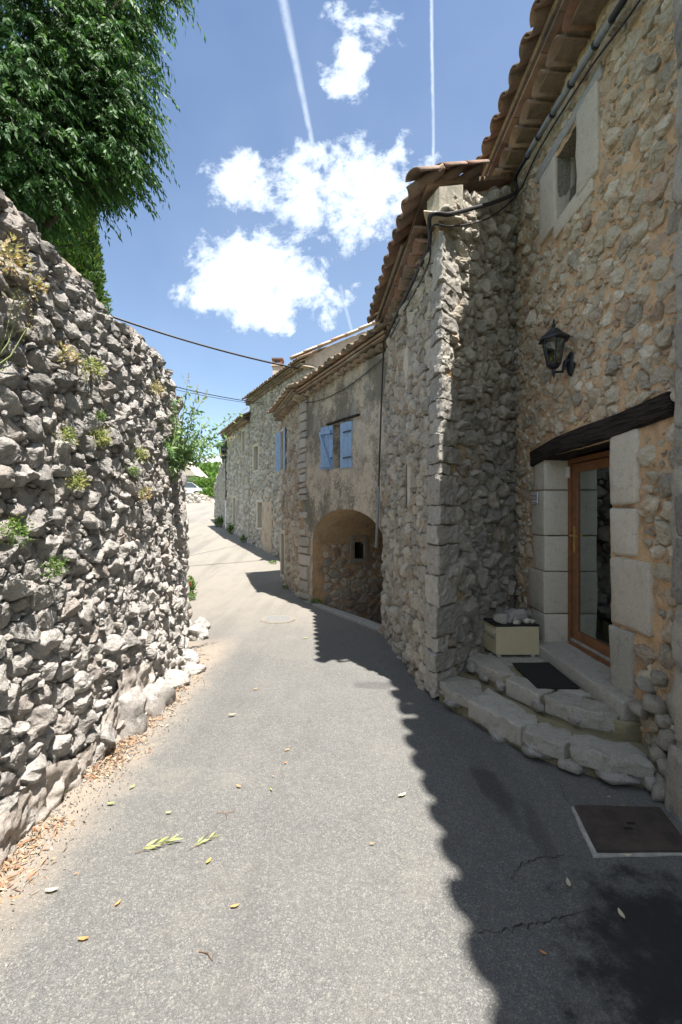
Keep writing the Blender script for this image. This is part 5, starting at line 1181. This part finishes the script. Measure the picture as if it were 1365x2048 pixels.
for px, py, l, z, rz in ((1.03, 4.27, .16, .055, .9), (1.0, 4.45, .10, .05, 1.0), (1.45, 3.42, .15, .035, .75), (1.63, 3.25, .12, .03, .55), (1.86, 3.10, .17, .04, .5), (2.03, 3.01, .10, .05, .4), (1.25, 3.75, .1, -.01, 1.0)):
    boulder('riser_stone', (px + .045, py + .045, z + .015), (l * .5 * abs(math.cos(rz)) + .045, l * .5 * math.sin(rz) + .045, .045), 'garden_stone', stp, rough=.25, tone=(.7, .2, 0))
slab([(1.52, 4.20), (1.66, 3.86), (1.78, 3.92), (1.86, 4.0), (1.80, 4.18), (1.62, 4.32)], .17, .318, .012)
slab([(1.70, 3.80), (1.80, 3.64), (1.95, 3.50), (2.08, 3.46), (2.12, 3.62), (2.04, 3.76), (1.88, 3.90)], .18, .322, .016)
slab([(1.86, 3.96), (2.0, 3.82), (2.10, 3.86), (2.08, 3.98), (1.95, 4.04)], .2, .315, .008)
slab([(1.36, 4.84), (1.50, 4.36), (1.66, 4.40), (1.66, 4.60), (1.60, 4.95), (1.48, 5.02)], .2, .312, .010)
slab([(1.64, 4.66), (2.12, 4.66), (2.14, 5.20), (1.80, 5.22), (1.62, 5.0)], .2, .308, .006)
for px, py, l in ((1.50, 4.30, .14), (1.43, 4.58, .16), (1.36, 4.80, .10), (1.66, 3.86, .12), (1.84, 3.62, .1)): boulder('riser_stone', (px, py, .225), (.05, l * .5, .045), 'garden_stone', stp, tone=(.55, .2, 0))
rock('door_sill', [(2.10, 3.42), (2.10, 5.12), (2.56, 5.12), (2.56, 3.70), (2.24, 3.70), (2.24, 3.42)], .28, .435, 'step_stone', hd, .008, .02, 9)
for k, (x, y, z, a, b_, c) in enumerate(((2.18, 3.34, .40, .07, .08, .055), (2.19, 3.22, .50, .06, .09, .06), (2.22, 3.34, .60, .06, .1, .05), (2.15, 3.10, .22, .06, .07, .05), (2.18, 3.06, .33, .07, .07, .06), (2.20, 3.12, .43, .06, .07, .05), (2.12, 2.97, .05, .1, .1, .07), (2.14, 2.99, .17, .08, .07, .05), (2.22, 3.2, .68, .05, .08, .05), (2.22, 3.05, .56, .05, .07, .06))): boulder('base_stone', (x, y, z), (a, b_, c), 'corner_stone', stp, tone=(.5, .3, 0))
# ================================================================== BOX, MAT, LANTERN, NUMBER
bx = thing('meter_box', (1.86, 5.0, .31), 'cream box with slots standing on the steps beside the door', 'letter box')
def bpt(u, v): # u across the front 0..1, v depth 0..1
    a = Vector((1.645, 4.86)); b_ = Vector((2.10, 4.86)); c = Vector((1.60, 5.17)); return a + (b_ - a) * u + (c - a) * v
z0, z1 = .335, .635
mb = MB(); mb.prism([tuple(bpt(u, v)) for u, v in ((0, 0), (1, 0), (1, 1), (0, 1))], z0, z1); bo = mb.build('body', 'cream_paint', bx)
bv = bo.modifiers.new('bevel', 'BEVEL'); bv.width = .006; bv.segments = 2
rock('lid_mat', [tuple(bpt(u, v)) for u, v in ((-.02, .0), (1.01, .0), (1.01, 1.03), (-.02, 1.03))], z1 + .001, z1 + .022, 'black_rubber', bx, .004, .006, 9)
ft = MB(); [ft.box((bpt(u, v).x - .02, bpt(u, v).y - .02, .31), (bpt(u, v).x + .02, bpt(u, v).y + .02, z0)) for u, v in ((.1, .15), (.9, .15), (.1, .85), (.9, .85))]; ft.build('foot', 'white_plastic', bx)
def side(v0, v1, za, zb, mat, name, pr=.004):
    a = bpt(0, v0); b_ = bpt(0, v1); nn_ = Vector((-.99, -.14)) * pr; m_ = MB(); m_.add([(a.x, a.y, za), (b_.x, b_.y, za), (b_.x, b_.y, zb), (a.x, a.y, zb)] + [(a.x + nn_.x, a.y + nn_.y, za), (b_.x + nn_.x, b_.y + nn_.y, za), (b_.x + nn_.x, b_.y + nn_.y, zb), (a.x + nn_.x, a.y + nn_.y, zb)], [(0, 1, 2, 3), (7, 6, 5, 4), (0, 4, 5, 1), (1, 5, 6, 2), (2, 6, 7, 3), (3, 7, 4, 0)]); m_.build(name, mat, bx)
side(.10, .88, .545, .60, 'cream_label', 'flap', .006); side(.12, .40, .492, .513, 'grille_grey', 'slot'); side(.50, .66, .494, .515, 'grille_grey', 'slot'); side(.82, .90, .50, .52, 'grille_grey', 'slot')
for nm, u, v, rd, mt, lb in (('loose_stone', .22, .25, (.085, .055, .05), 'step_stone', 'smooth oval pebble with a brown spot on the cream box'), ('loose_stone', .62, .45, (.13, .09, .075), 'garden_stone', 'large craggy grey stone on the cream box'), ('loose_stone', .50, .10, (.035, .022, .018), 'ashlar', 'small white chip at the front edge of the cream box'),
                             ('loose_stone', .84, .3, (.045, .03, .025), 'ashlar', 'white pebble at the right end of the cream box'), ('loose_stone', .95, .28, (.03, .025, .02), 'ashlar', 'smallest pale pebble at the right corner of the cream box'), ('loose_stone', .40, .3, (.05, .04, .035), 'garden_stone', 'round grey stone between the oval pebble and the craggy stone')):
    p = bpt(u, v); o = boulder(nm, (p.x, p.y, z1 + .02 + rd[2] * .85), rd, mt, None, rough=.1 if 'smooth' in lb else .28, tone=(.6, .2, 0)); tag(o, lb, 'stone', 'stones lying on the cream box')
dm = rock('doormat', [(1.70, 3.97), (2.07, 3.97), (2.10, 4.64), (1.72, 4.62)], .318, .334, 'black_rubber', None, .003, .006, 6); tag(dm, 'black rubber doormat lying on the steps in front of the glazed door', 'doormat')
def lantern(c, wallpt, s, label, name='wall_lantern', col='dark_iron'):
    """six sided lantern; c = centre of the glass body"""
    c = Vector(c); o = thing(name, tuple(c), label, 'lantern'); n = 6
    ring = lambda r, z: [(c.x + r * s * math.cos(2 * math.pi * k / n + .26), c.y + r * s * math.sin(2 * math.pi * k / n + .26), c.z + z * s) for k in range(n)]
    rf = MB(); rr = [ring(.155, .125), ring(.150, .140), ring(.085, .19), ring(.045, .235), ring(.012, .255)]
    rf.V = [v for r_ in rr for v in r_]; rf.F = [(i * n + k, i * n + (k + 1) % n, (i + 1) * n + (k + 1) % n, (i + 1) * n + k) for i in range(4) for k in range(n)] + [tuple(range(n))[::-1], tuple(range(4 * n, 5 * n))]
    rfo = rf.build('lamp_cap', col, o); MB().lathe([(.012 * s, .25 * s), (.02 * s, .27 * s), (.018 * s, .285 * s), (.007 * s, .30 * s), (.012 * s, .315 * s), (.002 * s, .35 * s)], c, 8).build('finial', col, rfo)
    a = ring(.108, .125); b_ = ring(.062, -.12); fm = MB()
    for k in range(n): fm.tube([a[k], b_[k]], .008 * s, 5); fm.tube([a[k], a[(k + 1) % n]], .007 * s, 5); fm.tube([b_[k], b_[(k + 1) % n]], .009 * s, 5)
    fm.build('frame', col, o)
    for k in range(n):
        gmb = MB(); A_, B_, C2, D2 = Vector(a[k]), Vector(a[(k + 1) % n]), Vector(b_[(k + 1) % n]), Vector(b_[k]); cn = (Vector((c.x, c.y, c.z)) - (A_ + C2) / 2).normalized() * .003
        gmb.add([A_, B_, C2, D2, A_ + cn, B_ + cn, C2 + cn, D2 + cn], [(0, 1, 2, 3), (7, 6, 5, 4), (0, 4, 5, 1), (1, 5, 6, 2), (2, 6, 7, 3), (3, 7, 4, 0)]); gmb.build('pane', 'lamp_glass', o)
    MB().lathe([(.02 * s, -.10 * s), (.026 * s, -.05 * s), (.024 * s, .05 * s), (.012 * s, .09 * s)], c, 10).build('bulb', 'conduit_grey', o)
    MB().lathe([(.066 * s, -.118 * s), (.05 * s, -.145 * s), (.016 * s, -.165 * s), (.016 * s, -.205 * s), (.009 * s, -.23 * s), (.002 * s, -.26 * s)], c, 8).build('base', col, o)
    w_ = Vector(wallpt)
    if name == 'wall_lantern':
        mb = MB(); mb.tube([(c.x, c.y, c.z - .19 * s), (c.x + (w_.x - c.x) * .5, (c.y + w_.y) / 2, c.z - .185 * s), (w_.x - .05, w_.y, w_.z + .02), (w_.x - .02, w_.y, w_.z + .03)], [.012 * s, .014 * s, .026 * s, .035 * s], 8); mb.build('arm', col, o)
        mb = MB(); prof = [(.095, 0), (.09, .014), (.06, .03), (.03, .036)]
        V = []; 
        for r_, h_ in prof:
            for k in range(16): q = 2 * math.pi * k / 16; V.append((w_.x - h_, w_.y + r_ * .62 * math.cos(q), w_.z + r_ * 1.25 * math.sin(q)))
        mb.add(V, [(i * 16 + k, i * 16 + (k + 1) % 16, (i + 1) * 16 + (k + 1) % 16, (i + 1) * 16 + k) for i in range(3) for k in range(16)] + [tuple(range(48, 64))]); mb.build('wall_plate', col, o, True)
    else:
        mb = MB(); mb.tube([(c.x, c.y, c.z + .35 * s), (c.x, c.y, c.z + .42 * s), tuple(w_)], .02, 6); mb.tube([(c.x + (w_.x - c.x) * .4, c.y + (w_.y - c.y) * .4, c.z + .42 * s), (w_.x, w_.y, w_.z - .25)], .015, 5); mb.build('arm', col, o)
    return o
lc = P(1108, 706, 4.40); lp = P(1148, 728, 4.42)
lantern((lc.x, 4.40, lc.z), (2.215, 4.42, lp.z), .96, 'black six sided wall lantern mounted above the glazed door')
lc2 = P(449, 906, 21.9); lw = QW.pt(.25, EYE + (1024 - 893) / F * 21.9, .0)
lantern((lc2.x, 21.7, lc2.z), tuple(lw), 2.0, 'green street lantern on a bracket where the low house ends', 'street_lantern', 'lamp_green')
pl = thing('house_number', (2.2, 5.19, 2.0), 'white enamel house number plate 220 beside the door', 'number plate')
zc_ = 2.01; y0_, y1_ = 5.115, 5.275
MB().box((2.185, y0_, zc_ - .062), (2.195, y1_, zc_ + .062)).build('plate', 'white_enamel', pl)
mb = MB()
for lo_, hi_ in (((2.183, y0_ + .012, zc_ + .048), (2.185, y1_ - .012, zc_ + .053)), ((2.183, y0_ + .012, zc_ - .053), (2.185, y1_ - .012, zc_ - .048)), ((2.183, y0_ + .010, zc_ - .045), (2.185, y0_ + .015, zc_ + .045)), ((2.183, y1_ - .015, zc_ - .045), (2.185, y1_ - .010, zc_ + .045))): mb.box(lo_, hi_)
mb.build('border', 'ink', pl)
for ch_, k in (('2', 0), ('2', 1), ('0', 2)):
    cu = bpy.data.curves.new('digit', 'FONT'); cu.body = ch_; cu.size = .088; cu.extrude = .001; cu.align_x = 'CENTER'; cu.align_y = 'CENTER'; to = bpy.data.objects.new('tmp', cu); COL.objects.link(to)
    me = bpy.data.meshes.new_from_object(to.evaluated_get(bpy.context.evaluated_depsgraph_get())); bpy.data.objects.remove(to)
    me.materials.clear(); me.materials.append(MATS['ink' if k < 2 else 'ink_red']); o = bpy.data.objects.new('digit', me); COL.objects.link(o); o.parent = pl
    o.matrix_local = Matrix.Translation(Vector((2.1835, y1_ - .036 - k * .043, zc_)) - Vector((2.2, 5.19, 2.0))) @ Matrix.Rotation(R(-90), 4, 'Z') @ Matrix.Rotation(R(90), 4, 'X')

# ================================================================== CABLES
def cable(name, pts, r, label, cat='cable', mat='black_cable', group=None, sub=8):
    pts = [Vector(p) for p in pts]; out = []
    for i in range(len(pts) - 1):
        p0 = pts[max(0, i - 1)]; p1 = pts[i]; p2 = pts[i + 1]; p3 = pts[min(len(pts) - 1, i + 2)]
        for k in range(sub): t = k / sub; out.append(.5 * ((2 * p1) + (p2 - p0) * t + (2 * p0 - 5 * p1 + 4 * p2 - p3) * t * t + (3 * p1 - p0 - 3 * p2 + p3) * t ** 3))
    out.append(pts[-1]); mb = MB(); mb.tube(out, r, 7); o = mb.build(name, mat, None, True); o['label'] = label; o['category'] = cat
    if group: o['group'] = group
    return o
cd = thing('conduit', (2.15, 4.4, 5.8), 'grey jointed conduit under the eave of the door house', 'conduit')
xa = 2.12; ypts = [(3.60, 5.66), (3.84, 5.70), (4.25, 5.755), (4.62, 5.80), (4.95, 5.84), (5.25, 5.86)]
for k in range(5):
    a = Vector((xa, ypts[k][0], ypts[k][1] + .05)); b_ = Vector((xa + .005, ypts[k + 1][0] - .012, ypts[k + 1][1] + .05)); MB().tube([a, b_], .030, 10).build('pipe', 'conduit_grey', cd, True); MB().tube([b_ - (b_ - a).normalized() * .012, b_ + (b_ - a).normalized() * .014], .036, 10).build('joint', 'black_cable', cd)
cable('eave_cable', [(2.10, 1.5, 5.68), (2.12, 3.0, 5.66), (2.12, 3.62, 5.71)], .028, 'thick black cable entering the near end of the conduit')
Zo = lambda px, py, Y: tuple(P(px, py, Y))
cf = lambda s_, z_, o_=.05: tuple(FW.pt(s_, z_, o_)); bf = lambda s_, z_, o_=.08: tuple(BW.pt(s_, z_, o_))
cable('eave_cable', [(2.125, 5.24, 5.91), (2.13, 5.60, 5.93), cf(1.58, 5.74, .13), cf(1.0, 5.34, .10), cf(.40, 4.97, .10), cf(.05, 4.76, .10), (.86, 4.42, 4.70), bf(.25, 4.62, .06), bf(1.0, 4.58, .06), bf(1.8, 4.56, .07), bf(2.62, 4.52)], .022, 'thick black cable bundle running from the conduit round the corner under the eave')
cable('thin_cable', [(2.18, 1.5, 5.45), (2.17, 3.2, 5.55), (2.16, 4.0, 5.70), (2.16, 5.0, 5.80), (2.16, 5.6, 5.74), cf(1.04, 5.22, .09), cf(.49, 4.87, .10), cf(.08, 4.66, .09), (.875, 4.44, 4.60), bf(.25, 4.42, .06), bf(1.2, 4.42, .06), bf(2.3, 4.44, .06)], .009, 'thin black cable running below the thick bundle')
dl = [Vector(BW.pt(2.60, 4.50, .10)), Vector(BW.pt(2.62, 3.2, .12)), Vector(BW.pt(2.64, 2.0, .13)), Vector(BW.pt(2.66, 1.32, .14))]
cable('down_cable', dl, .013, 'black cable running straight down where the arch house meets the corner house')
MB_ = MB(); MB_.tube([BW.pt(2.66, 1.30, .14), BW.pt(2.64, 2.25, .13)], .022, 8); o = MB_.build('cable_guard', 'conduit_grey', None, True); tag(o, 'grey guard tube round the lower part of the black down cable', 'pipe')
cable('wall_wire', [AW.pt(.05, 4.30, .04), AW.pt(1.0, 4.10, .03), AW.pt(2.0, 4.04, .03), AW.pt(2.8, 4.12, .04)], .008, 'thin sagging wire along the top of the plastered arch house')
def span(a, b_, sag, r, lb, grp):
    a = Vector(a); b_ = Vector(b_); pts = [a.lerp(b_, t) - Vector((0, 0, sag * 4 * t * (1 - t))) for t in np.linspace(0, 1, 15)]; cable('overhead_cable', pts, r, lb, 'overhead cable', group=grp, sub=2)
tw0 = P(597, 737, 13.35); span((-9.8, 9.5, EYE + (1024 - 380) / F * 9.5 * .92), tuple(tw0), .35, .026, 'thick black overhead cable crossing the lane to the tall house', None)
tw1 = TW.pt(3.5, 5.75, .1); 
for dz, lb in ((0, 'upper of the two thin overhead cables reaching the tall house'), (-.05, 'lower of the two thin overhead cables reaching the tall house')):
    a = P(190, 728, 11); span((a.x, 11, a.z + dz * 2), (tw1.x, tw1.y, tw1.z + dz), .12, .013 if dz == 0 else .008, lb, None)

# ================================================================== IRONWORK IN THE ROAD
mh = thing('square_manhole', (1.55, 2.3, 0), 'rusty square manhole cover in concrete edging at the lower right', 'manhole cover')
def gp(px, py, z=0.0): Y = F * (EYE - z) / (py - CY); return ((px - CX) / F * Y, Y)
qc = [gp(1146, 1617), gp(1322, 1622), gp(1392, 1712), gp(1192, 1712)]; cm = np.mean(qc, 0)
out_ = [tuple(cm + (np.array(q) - cm) * f) for q, f in zip(qc, (1.035, 1.02, 1.05, 1.075))]
rock('edging', out_, -.03, .012, 'concrete', mh, .005, .006, 11); cv = rock('cover', [tuple(cm + (np.array(q) - cm) * .97) for q in qc], -.02, .030, 'rusty_iron', mh, .0015, .004, 5)
for dx in (-.02, .025): MB().box((cm[0] - .03 + dx, cm[1] - .012 + dx, .0), (cm[0] + .02 + dx, cm[1] + .006 + dx, .0335)).build('lifting_slot', 'black_rubber', cv)
rm = thing('round_manhole', (-.97, 7.85, 0), 'worn round manhole cover in the middle of the lane', 'manhole cover')
c = gp(556, 1240); MB().lathe([(.30, -.02), (.30, .018), (.28, .020)], (c[0], c[1], 0), 32).build('frame', 'worn_concrete', rm); m_ = MB().lathe([(.27, -.01), (.27, .024), (.26, .026)], (c[0], c[1], 0), 32); cvr = m_.build('cover', 'worn_concrete', rm)
st_ = MB()
for a in range(-5, 6):
    for b_ in range(-5, 6):
        if a * a + b_ * b_ < 26: st_.box((c[0] + a * .045 - .014, c[1] + b_ * .045 - .014, .0255), (c[0] + a * .045 + .014, c[1] + b_ * .045 + .014, .030))
st_.build('studs', 'conduit_grey', cvr)
# cracks
def crack(pts, w, lb):
    pts = [Vector((*gp(*p), 0)) for p in pts]; L_, Rr = [], []
    P_ = []
    for i in range(len(pts) - 1):
        for k in range(9): P_.append(pts[i].lerp(pts[i + 1], k / 9))
    P_.append(pts[-1]); V = []; n = len(P_)
    for i, p in enumerate(P_):
        p = p + Vector((g.normal() * .004, g.normal() * .007, 0)); ww = w * .6 * (.25 + g.random()) * math.sin(math.pi * (i + .6) / (n + .2)); d = (P_[min(i + 1, n - 1)] - P_[max(0, i - 1)]).normalized(); s_ = Vector((-d.y, d.x, 0)) * ww * .5
        zr = .0; V += [(p.x + s_.x, p.y + s_.y, zr), (p.x - s_.x, p.y - s_.y, zr)]
    V = np.array(V); V[:, 2] = road_zs(V[:, 1]) + vn(V * np.array([.9, .5, 1]), 8) * .012 + vn(V * 3.1, 9) * .004 + .004
    o = mesh('road_crack', V, [(2 * i, 2 * i + 1, 2 * i + 3, 2 * i + 2) for i in range(n - 1)], 'crack'); tag(o, kind='structure')
crack([(915, 1868), (960, 1868), (1020, 1858), (1080, 1845), (1130, 1835), (1180, 1822)], .013, '')
crack([(1018, 1780), (1030, 1745), (1060, 1722), (1110, 1712), (1160, 1712)], .011, '')
crack([(1120, 1565), (1128, 1590), (1142, 1612)], .007, '')

# ================================================================== FALLEN LEAVES
def fallen(px, py, ang, lg, mat, lb, grp='leaves fallen on the lane', curl=.35, wd=.38):
    x, y = gp(px, py); o_ = [0] * 3; V = []; n = 6
    for i in range(n + 1):
        t = i / n; w_ = lg * wd * math.sin(math.pi * min(1, t * .92 + .06)) ** .8 * .5; zz = .008 + lg * curl * (t - .5) ** 2
        for k in (-1, 0, 1): V.append((t * lg - lg / 2, k * w_, zz + (abs(k) * lg * .05)))
    M_2 = Matrix.Translation((x, y, 0.006)) @ Matrix.Rotation(ang, 4, 'Z'); V = [tuple(M_2 @ Vector(v)) for v in V]
    Fc = [(i * 3 + k, i * 3 + k + 1, i * 3 + k + 4, i * 3 + k + 3) for i in range(n) for k in (0, 1)]
    o = mesh('fallen_leaf', V, Fc, mat, None, True, origin=(x, y, 0), tone=(random.random(), 0, 0)); tag(o, lb, 'leaf', grp)
for a in ((167, 1884, .1, .045, 'orange_litter', 'orange fallen leaf at the lower left of the lane'), (236, 1812, 1.2, .035, 'orange_litter', 'small orange fallen leaf left of centre below the green sprig'), (104, 1786, .2, .06, 'pale_litter', 'long pale curled leaf beside the left wall litter'),
          (418, 1727, 1.2, .04, 'yellow_litter', 'yellow fallen leaf below the pale green sprig'), (470, 1818, .3, .04, 'orange_litter', 'orange fallen leaf in the lower middle of the lane'), (575, 1503, .6, .04, 'orange_litter', 'pale orange leaf in the middle of the lane, furthest pair'),
          (572, 1529, 1.0, .03, 'orange_litter', 'tiny orange leaf just below the pale orange leaf'), (478, 1576, -.5, .04, 'orange_litter', 'brown leaf left of the lane centre'), (465, 1432, .3, .07, 'litter_leaf', 'curled brown leaf in the lane towards the far shade'),
          (805, 1594, .5, .06, 'pale_litter', 'pale yellow leaf beside the shadow edge'), (338, 1629, .2, .035, 'green_litter', 'small yellow green leaf left of the lane centre'), (543, 1583, -1, .03, 'green_litter', 'small green leaf in the lane centre'),
          (1137, 1772, 1.3, .055, 'pale_litter', 'pale leaf in the shade below the square manhole'), (1243, 1835, 1.5, .055, 'pale_litter', 'pale leaf in the dark stain at the lower right'), (1087, 1912, -.6, .03, 'orange_litter', 'rust brown leaf in the shade at the lower right'),
          (1255, 1716, .0, .05, 'pale_litter', 'pale leaf on the front edge of the square manhole'), (1247, 1616, 0, .035, 'weed_leaf', 'olive leaf on the back edge of the square manhole'), (547, 1556, 0, .02, 'litter_leaf', 'tiny dark brown leaf in the lane centre'), (1218, 1598, .3, .03, 'litter_leaf', 'small brown leaf behind the square manhole'),
          (223, 1611, .1, .05, 'green_litter', 'pale green leaf beside the left wall litter'), (265, 1577, .9, .04, 'green_litter', 'dark green leaf between the wall and the lane centre'), (512, 1380, .2, .05, 'orange_litter', 'small orange leaf far down the lane'), (612, 1278, .2, .08, 'green_litter', 'olive leaf near the round manhole'), (745, 1692, .1, .025, 'orange_litter', 'tiny tan leaf at mid right of the sunlit lane')):
    fallen(*a)
def sprig(px, py, ang, n, lb, sc=1.0):
    x, y = gp(px, py); o = thing('leaf_sprig', (x, y, .01), lb, 'leaf sprig', 'green sprigs fallen on the lane'); d = Vector((math.cos(ang), math.sin(ang), 0)); mb = MB(); a = Vector((x, y, .012)); mb.tube([a - d * .1 * sc, a + d * .02, a + d * .1 * sc], [.002, .0018, .001], 4); mb.build('stem', 'twig', o)
    C_ = []; D_ = []
    for k in range(n): C_.append(np.array(a + d * (k / n - .4) * .16 * sc) + [0, 0, .008 + .01 * g.random()]); sd = 1 if k % 2 else -1; D_.append(np.array(d) * .9 + np.array([-d.y, d.x, 0]) * sd * .35 + [0, 0, .12 * g.random()])
    leaves('leaves', np.array(C_), np.array(D_), .075 * sc, .013 * sc, g.random(n), 'green_litter', o, 3)
sprig(310, 1698, .45, 11, 'larger green leafy sprig lying left of the lane centre'); sprig(405, 1690, .7, 7, 'smaller pale sprig right of the green one', .75)
mb = MB(); x, y = gp(415, 1912); mb.tube([(x - .04, y + .01, .01), (x, y, .014), (x + .03, y - .03, .01)], .0022, 4); tag(mb.build('twig', 'twig', None), 'thin brown twig lying in the lower middle of the lane', 'twig')
mb = MB(); x, y = gp(452, 1630); mb.tube([(x - .06, y + .01, .01), (x, y, .014), (x + .05, y + .02, .01)], .002, 4); mb.tube([(x, y, .014), (x + .02, y - .05, .008)], .0015, 4); tag(mb.build('twig', 'twig', None), 'forked brown twig in the lane left of centre', 'twig')
# dry leaf litter along the foot of the wall
n = 3200; s_ = 1.9 + g.random(n) ** 1.3 * 5.5; o_ = .07 + np.abs(g.normal(size=n)) * .10; cl = vn(np.stack([s_ * 2.2, o_ * 0, o_ * 0], 1), 7) > -.15; s_ = s_[cl]; o_ = o_[cl]; n = len(s_)
L0 = LW.at(s_, np.zeros(n) + .004, o_); L0[:, 2] = .006 + np.clip(.035 - o_ * .2, 0, .04) * g.random(n)
D_ = g.normal(size=(n, 3)) * np.array([1, 1, .22])
leaves('leaf_litter', L0, D_, .055 * (.3 + .9 * g.random(n)), .013, g.random(n), 'litter_leaf', seed=6, kind='stuff'); tag(bpy.data.objects['leaf_litter'], 'dry brown leaf litter along the foot of the garden wall', 'leaf litter')
n = 2600; s_ = 1.9 + g.random(n) * 6; o_ = .03 + np.abs(g.normal(size=n)) * .16; L0 = LW.at(s_, np.zeros(n), o_); L0[:, 2] = .005
V = (L0[:, None, :] + g.normal(size=(n, 4, 3)) * .0045 + np.array([[0, 0, 0], [.006, 0, 0], [0, .006, 0], [.002, .002, .009]])).reshape(-1, 3); b0 = np.arange(n)[:, None] * 4
Fc = np.concatenate([b0 + np.array([[0, 1, 3]]), b0 + np.array([[1, 2, 3]]), b0 + np.array([[2, 0, 3]])]); mesh('gravel', V, Fc, 'garden_stone', tone=np.tile([.8, .4, 0], (len(V), 1)), kind='stuff'); tag(bpy.data.objects['gravel'], 'fine grit and gravel scattered along the foot of the garden wall', 'gravel')
